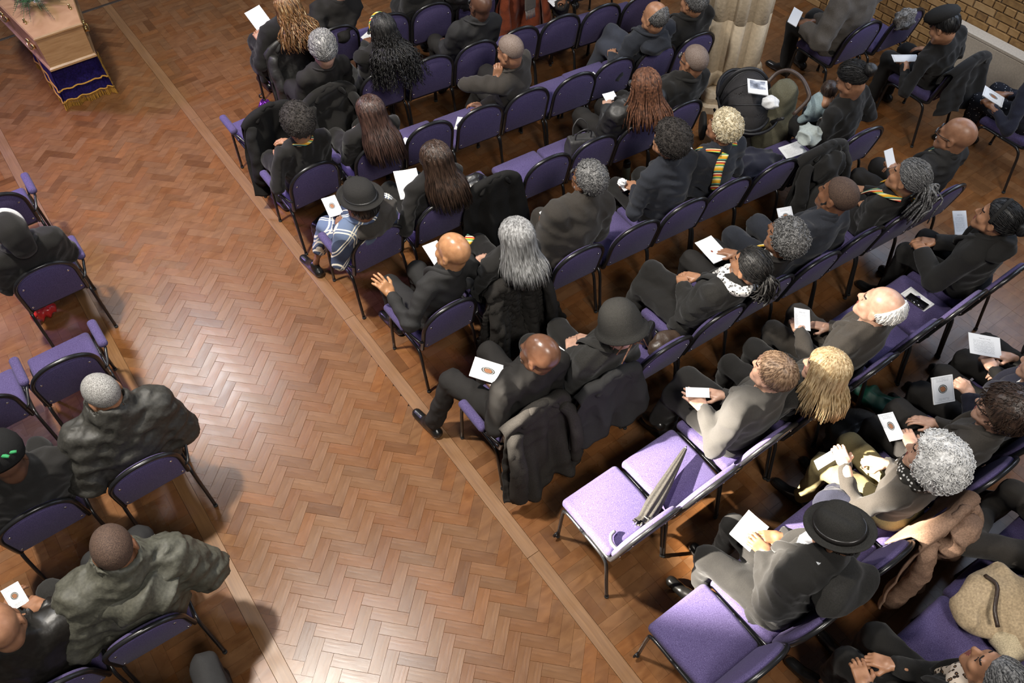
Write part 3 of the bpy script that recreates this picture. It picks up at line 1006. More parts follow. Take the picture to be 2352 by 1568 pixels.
def get_hand(side, pose, coarse=False):
    k = (side, pose, coarse)
    if k not in HANDS:
        curl, sp, th = {'flat': (.18, .15, .1), 'relax': (.42, .05, .3), 'hold': (.62, .0, .2), 'fist': (1.25, .0, .6), 'spread': (.30, .55, .0)}[pose]
        HANDS[k] = hand_mesh(side, curl, sp, th, .0085 if coarse else .0054)
    return HANDS[k]

PEOPLE = {}
def person(key, ch, head, label, hair=('short', 'black'), sk='brown', top='suit', legs='black', hy=0, hp=0, hr=0, tw=0, s=1.0, hs=1.06, style='suit',
           hl=None, hrr=None, pl='relax', pr='relax', dl=None, dr=None, cross=None, skirt=False, inner=None, glasses=False, beard=None, knees=None, feet=None, z=None, shoe=None, bulk=0.0,
           scarf=None, collar=True, low=False, nohands=False, seed=None, hatfn=None, extra=None, hair2=None, torso=.655):
    if key[0] in 'TUV' and key not in ('T9', 'U2', 'T2'): hp = hp-7
    low = low or key in ('P2', 'P4', 'P5', 'P8', 'L6', 'X4', 'W6', 'W7', 'Z1', 'Z4')
    X, Y, A = CHAIRS[ch] if isinstance(ch, str) else ch
    seed = seed if seed is not None else (hash_key(key))
    root = empty('person', (X, Y, 0), A)
    tag(root, label, 'person')
    Ri = rz(-A)
    loc = lambda w: Ri @ (np.asarray(w, float)-np.array([X, Y, 0]))
    pel = np.array([0, .165, .575])
    # head centre: on the sight line of the photograph, one torso length from the pelvis
    if z is None:
        best = None
        for zz in np.linspace(1.42, .95, 95):
            p = loc(at(head[0], head[1], zz))
            e = abs(np.linalg.norm(p-pel)-torso*s)+.12*max(0, -.02-p[1])+.0*zz
            if best is None or e < best[0]: best = (e, p)
        hc = best[1]
    else:
        hc = loc(at(head[0], head[1], z))
    Rt = rz(radians(tw))
    u0 = nrm(hc-pel)
    RH = rz(radians(hy)) @ rx(radians(-hp)) @ ry(radians(hr))
    nb = hc-u0*.175*s+(Rt @ np.array([0, -.012, 0]))
    Lt = np.linalg.norm(nb-pel)
    u = nrm(nb-pel)
    xa = Rt[:, 0]; xa = nrm(xa-u*np.dot(xa, u)); ya = np.cross(u, xa)
    T = np.array([xa, ya, u])                       # rows: torso axes
    tl = lambda q: pel+T.T @ np.asarray(q, float)   # torso -> person
    sw = .180*s+bulk*.6
    sh = {-1: tl((-sw, -.005, Lt-.055)), 1: tl((sw, -.005, Lt-.055))}
    # hands
    W, E, HD = {}, {}, {}
    for sd, tgt, dd in ((-1, hl, dl), (1, hrr, dr)):
        if tgt is None:
            q = np.array([sd*.055, .40+.02*sd, .675])
        else:
            q = loc(at(*tgt))
        d0 = np.array(dd, float) if dd is not None else nrm((-sd*.55, .85, -.12))
        d0 = nrm(d0)
        w = q-d0*.075
        a, b = .295*s, .265*s
        v = w-sh[sd]; D = np.linalg.norm(v)
        if D > a+b-.012:
            w = sh[sd]+v/D*(a+b-.012); D = a+b-.012
        v = nrm(w-sh[sd])
        ca = np.clip((a*a+D*D-b*b)/(2*a*D), -1, 1)
        pole = Rt @ np.array([sd*.55, -.45, -.75])
        pole = nrm(pole-v*np.dot(pole, v))
        E[sd] = sh[sd]+v*a*ca+pole*a*sqrt(max(0, 1-ca*ca))
        W[sd], HD[sd] = w, d0
    # legs
    hip = {sd: np.array([sd*.088*s, .17, .572]) for sd in (-1, 1)}
    KN = {-1: np.array([-.115*s, .575*s, .545]), 1: np.array([.115*s, .575*s, .545])}
    FT = {-1: np.array([-.115, .60, .085]), 1: np.array([.115, .60, .085])}
    if cross == 'R':
        KN[1] = np.array([-.02, .60, .645]); FT[1] = np.array([-.21, .62, .29])
    if cross == 'L':
        KN[-1] = np.array([.02, .60, .645]); FT[-1] = np.array([.21, .62, .29])
    if knees:
        for sd, v in knees.items(): KN[sd] = np.array(v) if len(v) == 3 and abs(v[0]) < 5 else loc(at(*v))
    if feet:
        for sd, v in feet.items(): FT[sd] = np.array(v) if len(v) == 3 and abs(v[0]) < 5 else loc(at(*v))
    # ---- body: head, neck, hands and the limbs inside the clothes
    mats = [SK[sk], LIP, EYE]
    V_all, F_all, M_all, n0 = [], [], [], 0
    nk = RH.T @ (nb+u*.01-hc)/hs
    V, F = surf(lambda P: head_sdf(P, nk), (-.105, -.135, min(-.20, nk[2]-.07)), (.105, .145, .145), .0080 if not low else .014)
    cen = V[F].mean(1)
    mi = np.zeros(len(F), int)
    mi[(np.abs(cen[:, 0]) < .024) & (cen[:, 1] > .088) & (cen[:, 2] < -.058) & (cen[:, 2] > -.086)] = 1
    eye = ((np.abs(cen[:, 0])-.032)/.014)**2+((cen[:, 2]+.002)/.0062)**2 < 1
    mi[eye & (cen[:, 1] > .07)] = 2
    if hair[0] != 'x':
        brow = (np.abs(np.abs(cen[:, 0])-.034) < .02) & (np.abs(cen[:, 2]-.027) < .0045) & (cen[:, 1] > .07)
        mi[brow] = 2
    V = (V*hs) @ RH.T+hc
    V_all.append(V); F_all.append(F); M_all.append(mi); n0 += len(V)
    def limbs(P):
        d = s_round(P, pel, nb-u*.02, .06, .045)
        for sd in (-1, 1):
            d = smin(d, s_round(P, nb-u*.05, sh[sd], .045, .035), .03)
            d = smin(d, s_round(P, sh[sd], E[sd], .036, .030), .02)
            d = smin(d, s_round(P, E[sd], W[sd], .030, .024), .02)
            d = smin(d, s_round(P, hip[sd], KN[sd], .055, .042), .03)
            d = smin(d, s_round(P, KN[sd], FT[sd], .042, .030), .02)
        return d
    pts = np.array([pel, nb]+[q for dct in (sh, E, W, hip, KN, FT) for q in dct.values()])
    V, F = surf(limbs, pts.min(0)-.08, pts.max(0)+.08, .036)
    V_all.append(V); F_all.append(F+n0); M_all.append(np.zeros(len(F), int)); n0 += len(V)
    if not nohands:
        for sd, pose in ((-1, pl), (1, pr)):
            V, F = get_hand(sd, pose, (hl if sd < 0 else hrr) is None or low)
            yv = HD[sd]
            up = np.array([0.0, 0, 1]) if abs(yv[2]) < .8 else np.array([0, -1.0, 0])
            zv = nrm(up-yv*np.dot(up, yv)+np.array([sd*.25, 0, 0])); zv = nrm(zv-yv*np.dot(zv, yv))
            xv = np.cross(yv, zv)
            # bend the forearm stub towards the elbow
            Vw = V @ np.array([xv, yv, zv])
            stub = np.clip(-V[:, 1]/.12, 0, 1)[:, None]
            fd = nrm(E[sd]-W[sd])
            Vw = Vw*(1-stub)+stub*((V*np.array([1, 0, 1])) @ np.array([xv, yv, zv])*1.0+fd*(-V[:, 1:2]))
            V_all.append(Vw+W[sd]); F_all.append(F+n0); M_all.append(np.zeros(len(F), int)); n0 += len(V)
    link('body', make_mesh('body', np.concatenate(V_all), np.concatenate(F_all), mats, np.concatenate(M_all)), root)
    # ---- top
    puff = style == 'puffer'
    ex = {'suit': .0, 'coat': .012, 'puffer': .030, 'knit': -.006, 'cape': .02, 'shirt': -.008}[style]+bulk
    cu = {'suit': 0.05, 'coat': .06, 'puffer': .085, 'knit': .03, 'cape': .06, 'shirt': .03}[style]
    Tm = T.astype(np.float32)
    def top_f(P):
        q = (P-pel.astype(np.float32)) @ Tm.T
        sc = np.array([1, 1/.70, 1], np.float32)
        qs = q*sc
        d = s_round(qs, (0, 0, -.01), (0, 0, Lt*.62), .166*s+ex, .170*s+ex)
        d = smin(d, s_round(qs, (0, 0, Lt*.62), (0, 0, Lt-.07), .170*s+ex, .13*s+ex), .06)
        d = d*.80
        d = smin(d, s_round(q, (-sw*.86, -.004, Lt-.060), (sw*.86, -.004, Lt-.060), .062*s+ex*.7, .062*s+ex*.7), .05)
        d = smin(d, s_round(q, (0, -.012, Lt-.05), (0, -.005, Lt+cu), .075+(.022 if puff else 0), .066+ex*.5+(.026 if puff else 0)), .045)
        if puff: d = d-.013*np.sqrt(np.abs(np.sin(q[..., 2]*pi/.12+.9*np.sin(q[..., 0]*8+seed))))+.006
        if style == 'cape':
            d = smin(d, s_round(qs, (0, .02, -.02), (0, 0, Lt*.8), .30, .15), .05)
        for sd in (-1, 1):
            wr = W[sd]+(E[sd]-W[sd])*.04
            da = s_round(P, sh[sd], E[sd], .060*s+ex*.8, .051*s+ex*.8)
            df = s_round(P, E[sd], wr, .051*s+ex*.8, .038*s+ex*.6)
            if puff:
                ta = (P-sh[sd].astype(np.float32)) @ nrm(E[sd]-sh[sd]).astype(np.float32)
                tb = (P-E[sd].astype(np.float32)) @ nrm(W[sd]-E[sd]).astype(np.float32)
                da = da-.010*np.sqrt(np.abs(np.sin(ta*pi/.10))); df = df-.010*np.sqrt(np.abs(np.sin(tb*pi/.09)))
            else:
                tb = (P-E[sd].astype(np.float32)) @ nrm(W[sd]-E[sd]).astype(np.float32)
                df = df-.0035*np.sin(tb*90+2*np.sin(P[..., 0]*40))*np.exp(-(tb/.1)**2)
                # cuff
                df = np.maximum(df, tb-np.linalg.norm(wr-E[sd])-.004)
            d = smin(d, smin(da, df, .025), .035)
        d = d-.0065*waves(P, seed+1, 30, 4)-.0095*(1-2.2*np.abs(waves(P, seed+2, 44, 3)))
        if not puff:
            d = d-.004*np.sin(q[..., 2]*60+4*np.sin(q[..., 0]*14+seed))*np.exp(-((q[..., 2]-.12)/.13)**2)
        if puff: d = d-.009*(1-2.2*np.abs(waves(P, seed+12, 62, 3)))
        # neck opening
        n = s_round(q, (0, -.006, Lt-.03), (0, .02, Lt+.20), .052+(.012 if puff else 0), .064+(.045 if puff else 0))
        d = np.maximum(d, -n)
        if style in ('suit', 'coat', 'puffer'):
            # open front: V down the chest
            vee = s_round(q, (0, .16, Lt-.16), (0, .08, Lt+.06), .012, .075)
            d = np.maximum(d, -vee)
        hem = {'suit': -.06, 'coat': -.09, 'puffer': -.05, 'knit': -.03, 'cape': -.10, 'shirt': -.03}[style]
        return d
    pts = np.array([pel, nb+u*(cu+.02)]+[q for dct in (sh, E, W) for q in dct.values()]+[pel+np.array([.17, .12, -.06]), pel-np.array([.17, .12, 0])])
    mg = .085+ex
    hv = .0160 if not low else .021
    V, F = surf(top_f, np.maximum(pts.min(0)-mg, (-9, -9, .485)), pts.max(0)+mg, hv)
    link({'suit': 'suit_jacket', 'coat': 'overcoat', 'puffer': 'padded_jacket', 'knit': 'jumper', 'cape': 'cape', 'shirt': 'shirt'}[style], make_mesh('top', V, F, cloth(top) if isinstance(top, str) else top), root)
    if inner or style in ('suit', 'coat', 'puffer'):
        # shirt showing inside the open collar
        def in_f(P):
            q = (P-pel.astype(np.float32)) @ Tm.T
            d = s_round(q, (0, .035, Lt*.5), (0, .0, Lt-.03), .085, .062)
            d = smin(d, s_round(q, (0, -.008, Lt-.04), (0, .0, Lt+.030+(.034 if inner == 'white' else 0)), .066, .0655), .02)
            return np.maximum(d, -s_round(q, (0, -.004, Lt), (0, .01, Lt+.2), .054, .06))
        c = tl((0, .02, Lt*.75))
        V, F = surf(in_f, c-.2, c+.22, .018)
        link('shirt', make_mesh('shirt', V, F, cloth(inner or 'black')), root)
    if style in ('suit', 'coat') and collar:
        zc = Lt+(.012 if style == 'suit' else .02)
        cw = .030 if style == 'suit' else .042
        P = catmull([tl(q) for q in ((-.035, .135+ex, Lt-.22), (-.062, .118+ex, Lt-.12), (-.088, .062, zc-.03), (-.070, -.030, zc+.022), (0, -.078, zc+.036), (.070, -.030, zc+.022), (.088, .062, zc-.03), (.062, .118+ex, Lt-.12), (.035, .135+ex, Lt-.22))], 5)
        tp = np.array([.5, .75, 1, 1, 1.0, 1, 1, .75, .5]); rad = cw*np.interp(np.linspace(0, 8, len(P)), np.arange(9), tp)
        mb = MB(); mb.add(tube(P, rad, 10, flat=.42)); mb.build('collar', cloth(top) if isinstance(top, str) else top, root)
    # ---- trousers or skirt
    def leg_f(P):
        d = s_ell(P, (0, .135, .565), (.168*s+bulk*.6, .13, .105))
        kk = .10 if skirt else .03
        dl_ = None
        for sd in (-1, 1):
            r0 = .090*s if not skirt else .105
            x = smin(s_round(P, hip[sd], KN[sd], r0, .072*s), s_round(P, KN[sd], KN[sd]+(FT[sd]-KN[sd])*(.93 if not skirt else .55), .068*s, .056*s if not skirt else .06), .03)
            dl_ = x if dl_ is None else smin(dl_, x, kk)
        d = smin(d, dl_, .05)
        return d-.004*waves(P, seed+5, 40, 4)-.0075*(1-2.2*np.abs(waves(P, seed+6, 46, 3)))
    pts = np.array([q for dct in (hip, KN, FT) for q in dct.values()]+[[-.17, .01, .5], [.17, .28, .68]])
    V, F = surf(leg_f, np.maximum(pts.min(0)-.10, (-9, -9, .05)), pts.max(0)+.10, .0200)
    lm = legs if not isinstance(legs, str) else cloth(legs)
    link('skirt' if skirt else 'trousers', make_mesh('legwear', V, F, lm), root)
    # ---- shoes
    for sd in (-1, 1):
        a = FT[sd]
        ld = nrm(a-KN[sd])
        fw = np.array([sd*.12, 1, -.08 if a[2] < .15 else -.75]); fw = nrm(fw)
        toe = a+fw*(.185 if a[2] < .15 else .12)+np.array([0, 0, -.045 if a[2] < .15 else 0])
        heel = a-fw*.045+np.array([0, 0, -.05 if a[2] < .15 else -.02])
        def sf(P):
            d = smin(s_round(P, heel, toe, .041, .036), s_round(P, a+np.array([0, 0, .01]), a+fw*.06+np.array([0, 0, -.02]), .038, .034), .03)
            if a[2] < .15: d = np.maximum(d, .004-P[..., 2])
            return d
        lo = np.minimum(heel, np.minimum(toe, a))-.07; hi = np.maximum(heel, np.maximum(toe, a))+.07
        V, F = surf(sf, lo, hi, .0125 if feet or cross or low == 0 and key in ('S1', 'U1', 'W2', 'V3') else .017)
        link('shoe', make_mesh('shoe', V, F, shoe or SHOE), root)
    # ---- hair, glasses, beard, hats in head space
    HM = Matrix([[*(RH[i]*hs), hc[i]] for i in range(3)]+[[0, 0, 0, 1]])
    def hlink(name, me):
        o = link(name, me, root); o.matrix_local = HM; return o
    hk, hcol = hair[0], hair[1] if len(hair) > 1 else 'black'
    hm = HR.get(hcol)
    if hk in ('buzz', 'short', 'comb', 'afro', 'crop', 'tight', 'curly', 'sleek', 'fringe', 'bigcurl', 'wave'):
        V, F = hair_cap(hk, seed+3)
        o = hlink('hair', make_mesh('hair', V, F, hm))
        st = {'buzz': None, 'short': ('s', 460, .030, .0020, 'down'), 'comb': ('s', 450, .055, .0024, 'back'), 'sleek': ('s', 360, .06, .002, 'tail'), 'wave': ('s', 420, .05, .0028, 'rand'), 'fringe': ('s', 360, .028, .0018, 'down'),
              'afro': ('c', 950, .004, .008, .0020), 'crop': ('c', 750, .004, .009, .0026), 'tight': ('c', 800, .003, .006, .0018), 'curly': ('c', 800, .006, .013, .0030), 'bigcurl': ('c', 1100, .007, .015, .0024)}[hk]
        if st and not low:
            mb = strokes(V, st[1], seed, st[2], st[3], st[4]) if st[0] == 's' else curls(V, st[1], seed, st[2], st[3], st[4])
            link('hair_strands', mb.mesh('strands', [hm]), o)
    elif hk in ('long', 'wavy', 'dreads', 'curlylong'):
        V, F = hair_cap('long' if hk != 'dreads' else 'cap_dread', seed+3)
        o = hlink('hair', make_mesh('hair', V, F, hm))
        if hk == 'long': mb = locks(620, hair[2], .0046, seed, amax=2.3, jit=.0045, sides=3, wave=.0015, wl=.2, emin=.0, emax=1.35, seg=6, spread=.030)
        elif hk == 'wavy': mb = locks(320, hair[2], .0062, seed, amax=2.2, wave=.010, wl=.12, jit=.014, sides=3, col2=hair2, seg=12)
        elif hk == 'dreads': mb = locks(125, hair[2], .0072, seed, amax=2.1, wave=.004, wl=.06, jit=.016, sides=6, emax=1.4)
        else: mb = locks(300, hair[2], .0062, seed, amax=2.1, wave=.009, wl=.05, jit=.02, sides=3, spread=.06, seg=26, col2=hair2)
        me = mb.mesh('locks', [hm, HR[hair2]] if hair2 else [hm])
        lo_ = link('hair_locks', me, o)
    if hk in ('pony', 'bun'):
        V, F = hair_cap('sleek', seed+3)
        o = hlink('hair', make_mesh('hair', V, F, hm))
        link('hair_strands', strokes(V, 420, seed, .07, .0020, 'tail').mesh('strands', [hm]), o)
        if hk == 'bun':
            V, F = surf(lambda P: s_ell(P, (0, -.150, .045), (.050, .045, .048))-.006*waves(P, seed, 90, 5), (-.08, -.22, -.03), (.08, -.08, .12), .0065)
            link('bun', make_mesh('bun', V, F, hm), o)
        else:
            rr = np.random.RandomState(seed); mb = MB()
            for i in range(150):
                a = rr.normal(size=3)*np.array([.012, .01, .012]); e = rr.normal(size=3)*np.array([.026, .024, .03])
                P = catmull([np.array([0, -.10, .03])+a*.6, np.array([0, -.135, .03])+a, np.array([0, -.165, -.02])+a*1.8+e*.5, np.array([0, -.165, -.09])+e*.9, np.array([0, -.155, hair[2]])+e*1.1], 3)
                mb.add(tube(P, np.linspace(.0075, .0045, len(P)), 4))
            link('ponytail', mb.mesh('ponytail', [hm]), o)
    if beard:
        def bf(P):
            d = smin(s_ell(P, (0, .075, -.100), (.036, .034, .030)), s_round(P, (-.06, .03, -.055), (-.03, .078, -.095), .014, .014), .02)
            d = smin(d, s_round(P, (.06, .03, -.055), (.03, .078, -.095), .014, .014), .02)
            if beard[0] == 'full': d = smin(d, smin(s_round(P, (-.066, .008, -.02), (-.058, .03, -.062), .010, .013), s_round(P, (.066, .008, -.02), (.058, .03, -.062), .010, .013), .01), .02)
            d = smin(d, s_round(P, (-.024, .098, -.056), (.024, .098, -.056), .007, .007), .008)
            return d-.0025*waves(P, seed, 220, 5)
        V, F = surf(bf, (-.09, -.01, -.145), (.09, .125, -.0), .006)
        hlink('beard', make_mesh('beard', V, F, HR[beard[1]]))
    if glasses:
        mb = MB()
        for sd in (-1, 1):
            mb.add(tube([(sd*.033+.022*cos(t), .112, -.002+.017*sin(t)) for t in np.linspace(0, 2*pi, 17)[:-1]], .0022, 5, closed=True))
            mb.add(tube([(sd*.055, .110, .004), (sd*.080, .06, .006), (sd*.087, -.005, .008)], .0026, 5))
            mb.add(lathe([(.021, -.0005), (.021, .0005)], (0, 0, 0), 14), 1); mb.V[-1] = mb.V[-1][:, [0, 2, 1]]+np.array([sd*.033, .112, -.002])
        mb.add(tube([(-.011, .114, .002), (.011, .114, .002)], .0022, 5))
        hlink('glasses', mb.mesh('glasses', [GLASS, LENS]))
    if scarf:
        def sc_f(P):
            q = (P-nb.astype(np.float32)) @ Tm.T
            rad = np.sqrt(q[..., 0]**2+(q[..., 1]+.002)**2)
            d = np.sqrt(((rad-.088)/1.15)**2+((q[..., 2]-.022+.30*q[..., 1])*.8)**2)-.036
            d = smin(d, s_round(q, (.02, .085, -.03), (.045, .12, -.18), .034, .028), .03)
            if key == 'W2': d = np.maximum(np.maximum(d, -.035-q[..., 1]), -.06-q[..., 2])
            return d-.007*(1-2*np.abs(waves(P, seed+9, 55, 3)))
        V, F = surf(sc_f, nb-np.array([.17, .17, .24]), nb+np.array([.17, .19, .12]), .011)
        link('scarf', make_mesh('scarf', V, F, scarf), root)
    inf = dict(root=root, hc=hc, HM=HM, tl=tl, Lt=Lt, W=W, E=E, sh=sh, T=T, nb=nb, loc=loc, RH=RH, hs=hs, KN=KN, FT=FT, X=X, Y=Y, A=A, hlink=hlink, pel=pel)
    if hatfn: hatfn(inf)
    if extra: extra(inf)
    PEOPLE[key] = inf
    return inf

def hash_key(k):
    h = 17
    for c in str(k): h = (h*31+ord(c)) % 99991
    return h
# ------------------------------------------------------------------ props
def paper_mat(kind):
    key = ('paper', kind)
    if key in MATS: return MATS[key]
    mt, nt, b = newmat('printed_paper_'+kind); L = nt.links
    uv = nd(nt, 'ShaderNodeUVMap'); sp = nd(nt, 'ShaderNodeSeparateXYZ'); L.new(uv.outputs[0], sp.inputs[0])
    U, V = sp.outputs[0], sp.outputs[1]
    def mth(op, a, b_=None, c=None):
        n = nd(nt, 'ShaderNodeMath', operation=op)
        for i, x in enumerate((a, b_, c)):
            if x is None: continue
            if isinstance(x, (int, float)): n.inputs[i].default_value = x
            else: L.new(x, n.inputs[i])
        return n.outputs[0]
    def band(x, lo, hi): return mth('MULTIPLY', mth('GREATER_THAN', x, lo), mth('LESS_THAN', x, hi))
    du, dv = mth('ABSOLUTE', mth('SUBTRACT', U, .5)), mth('ABSOLUTE', mth('SUBTRACT', V, .5))
    ink = mth('MULTIPLY', 0.0, U)
    def text(v0, v1, u0, u1, nl):
        n = nd(nt, 'ShaderNodeTexNoise', ins={'Scale': 1.0, 'Detail': 2.0})
        cb = nd(nt, 'ShaderNodeCombineXYZ'); L.new(mth('MULTIPLY', U, 55.0), cb.inputs[0]); L.new(mth('MULTIPLY', mth('FLOOR', mth('MULTIPLY', V, nl)), 3.7), cb.inputs[1]); L.new(cb.outputs[0], n.inputs['Vector'])
        ln = mth('GREATER_THAN', mth('FRACT', mth('MULTIPLY', V, nl)), .58)
        return mth('MULTIPLY', mth('MULTIPLY', mth('MULTIPLY', ln, mth('GREATER_THAN', n.outputs[0], .46)), band(V, v0, v1)), band(U, u0, u1))
    if kind in ('cover', 'border'):
        ed = mth('MAXIMUM', du, dv)
        ink = mth('MAXIMUM', ink, mth('MULTIPLY', band(ed, .435, .447), .55))
        ink = mth('MAXIMUM', ink, mth('MULTIPLY', text(.80, .92, .2, .8, 22), .5)); ink = mth('MAXIMUM', ink, mth('MULTIPLY', text(.10, .20, .25, .75, 22), .5))
    if kind == 'text':
        ink = mth('MAXIMUM', ink, mth('MULTIPLY', text(.12, .74, .14, .80, 24), .5)); ink = mth('MAXIMUM', ink, mth('MULTIPLY', text(.80, .86, .3, .7, 18), .75))
    if kind == 'spread':
        ink = mth('MAXIMUM', ink, mth('MULTIPLY', text(.10, .45, .07, .42, 26), .35)); ink = mth('MAXIMUM', ink, mth('MULTIPLY', text(.15, .85, .56, .93, 26), .22)); ink = mth('MAXIMUM', ink, mth('MULTIPLY', band(du, -1.0, .004), .3))
    mix = nd(nt, 'ShaderNodeMix', data_type='RGBA'); L.new(ink, mix.inputs[0]); mix.inputs[6].default_value = (.80, .81, .82, 1); mix.inputs[7].default_value = (.06, .06, .08, 1)
    col = mix.outputs[2]
    if kind == 'cover':
        rr = mth('ADD', mth('POWER', mth('DIVIDE', mth('SUBTRACT', U, .5), .21), 2.0), mth('POWER', mth('DIVIDE', mth('SUBTRACT', V, .52), .16), 2.0))
        n = nd(nt, 'ShaderNodeTexNoise', ins={'Scale': 9.0, 'Detail': 4.0}); L.new(uv.outputs[0], n.inputs['Vector'])
        pic = ramp(nt, mth('ADD', mth('MULTIPLY', rr, .75), mth('MULTIPLY', n.outputs[0], .5)), [(.20, (.33, .14, .06)), (.42, (.42, .19, .09)), (.52, (.03, .025, .02)), (.66, (.55, .55, .52)), (.78, (.05, .05, .04))], 'CONSTANT')
        m2 = nd(nt, 'ShaderNodeMix', data_type='RGBA'); L.new(mth('LESS_THAN', rr, 1.0), m2.inputs[0]); L.new(col, m2.inputs[6]); L.new(pic, m2.inputs[7]); col = m2.outputs[2]
    if kind == 'dot':
        rr = mth('ADD', mth('POWER', mth('DIVIDE', mth('SUBTRACT', U, .42), .05), 2.0), mth('POWER', mth('DIVIDE', mth('SUBTRACT', V, .45), .045), 2.0))
        m2 = nd(nt, 'ShaderNodeMix', data_type='RGBA'); L.new(mth('LESS_THAN', rr, 1.0), m2.inputs[0]); L.new(col, m2.inputs[6]); m2.inputs[7].default_value = (.25, .06, .03, 1); col = m2.outputs[2]
    if kind == 'news':
        n = nd(nt, 'ShaderNodeTexNoise', ins={'Scale': 2.6, 'Detail': 2.0}); L.new(uv.outputs[0], n.inputs['Vector'])
        pic = ramp(nt, n.outputs[0], [(.35, (.10, .11, .14)), (.5, (.30, .33, .40)), (.65, (.70, .72, .75))])
        m2 = nd(nt, 'ShaderNodeMix', data_type='RGBA'); L.new(mth('MULTIPLY', band(U, .12, .9), band(V, .35, .92)), m2.inputs[0]); L.new(col, m2.inputs[6]); L.new(pic, m2.inputs[7]); col = m2.outputs[2]
    L.new(col, b.inputs['Base Color']); b.inputs['Roughness'].default_value = .55
    MATS[key] = mt
    return mt

def paper(corners, z, tilt, label, kind='cover', ang=0.0, size=None, bend=.05, name='order_of_service', cat='booklet', group='printed orders of service', slope=0.0, leaves=2):
    """corners in the photograph: bottom-left, bottom-right, top-right, top-left of the page; z its height; tilt leans the top away from the reader"""
    n = rz(ang) @ np.array([sin(radians(slope)), -sin(radians(tilt)), cos(radians(tilt))]); n = nrm(n)
    u, v = np.mean(np.array(corners), 0)
    c0 = at(u, v, z)
    cam = np.array([0, 0, CAMH]); P = []
    for q in corners:
        d = at(q[0], q[1], 0)-cam
        P.append(cam+d*np.dot(c0-cam, n)/np.dot(d, n))
    P = np.array(P); c = P.mean(0)
    e1 = ((P[1]-P[0])+(P[2]-P[3]))/2; e2 = ((P[3]-P[0])+(P[2]-P[1]))/2
    l1, l2 = np.linalg.norm(e1), np.linalg.norm(e2)
    if size: l1, l2 = size
    e1 = nrm(e1); e2 = nrm(e2-e1*np.dot(e1, e2)); nn = np.cross(e1, e2)
    N = 8
    V, F, UV = [], [], []
    for sd, off in ((1, .0012), (-1, -.0012)):
        for i in range(N+1):
            for j in range(N+1):
                a, b = i/N-.5, j/N-.5
                h = bend*(a*a*1.6+b*b*.6)*min(l1, l2)
                if kind == 'spread': h = .10*abs(a)*l1
                V.append(c+e1*a*l1+e2*b*l2+nn*(h+off)); UV.append((i/N, j/N))
    g = lambda s, i, j: s*(N+1)**2+i*(N+1)+j
    for i in range(N):
        for j in range(N):
            F.append((g(0, i, j), g(0, i+1, j), g(0, i+1, j+1), g(0, i, j+1)))
            F.append((g(1, i, j), g(1, i, j+1), g(1, i+1, j+1), g(1, i+1, j)))
    for i in range(N):
        for (p, q) in (((i, 0), (i+1, 0)), ((i+1, N), (i, N)), ((0, i+1), (0, i)), ((N, i), (N, i+1))):
            F.append((g(1, *p), g(1, *q), g(0, *q), g(0, *p)))
    V = np.array(V)
    me = make_mesh(name, V-c, F, paper_mat(kind), smooth=False)
    ul = me.uv_layers.new(name='UVMap')
    vi = np.zeros(len(me.loops), np.int32); me.loops.foreach_get('vertex_index', vi)
    ul.data.foreach_set('uv', np.array(UV, np.float32)[vi].ravel())
    o = link(name, me, loc=tuple(c))
    tag(o, label, cat, group)
    if leaves > 1:
        mb = MB(); R = np.array([e1, e2, nn]).T
        mb.add(box(-nn*.0035+e1*.003, (l1*.496, l2*.497, .0008), R)); mb.build('back_leaf', paper_mat('plain'), o, smooth=False)
    return o

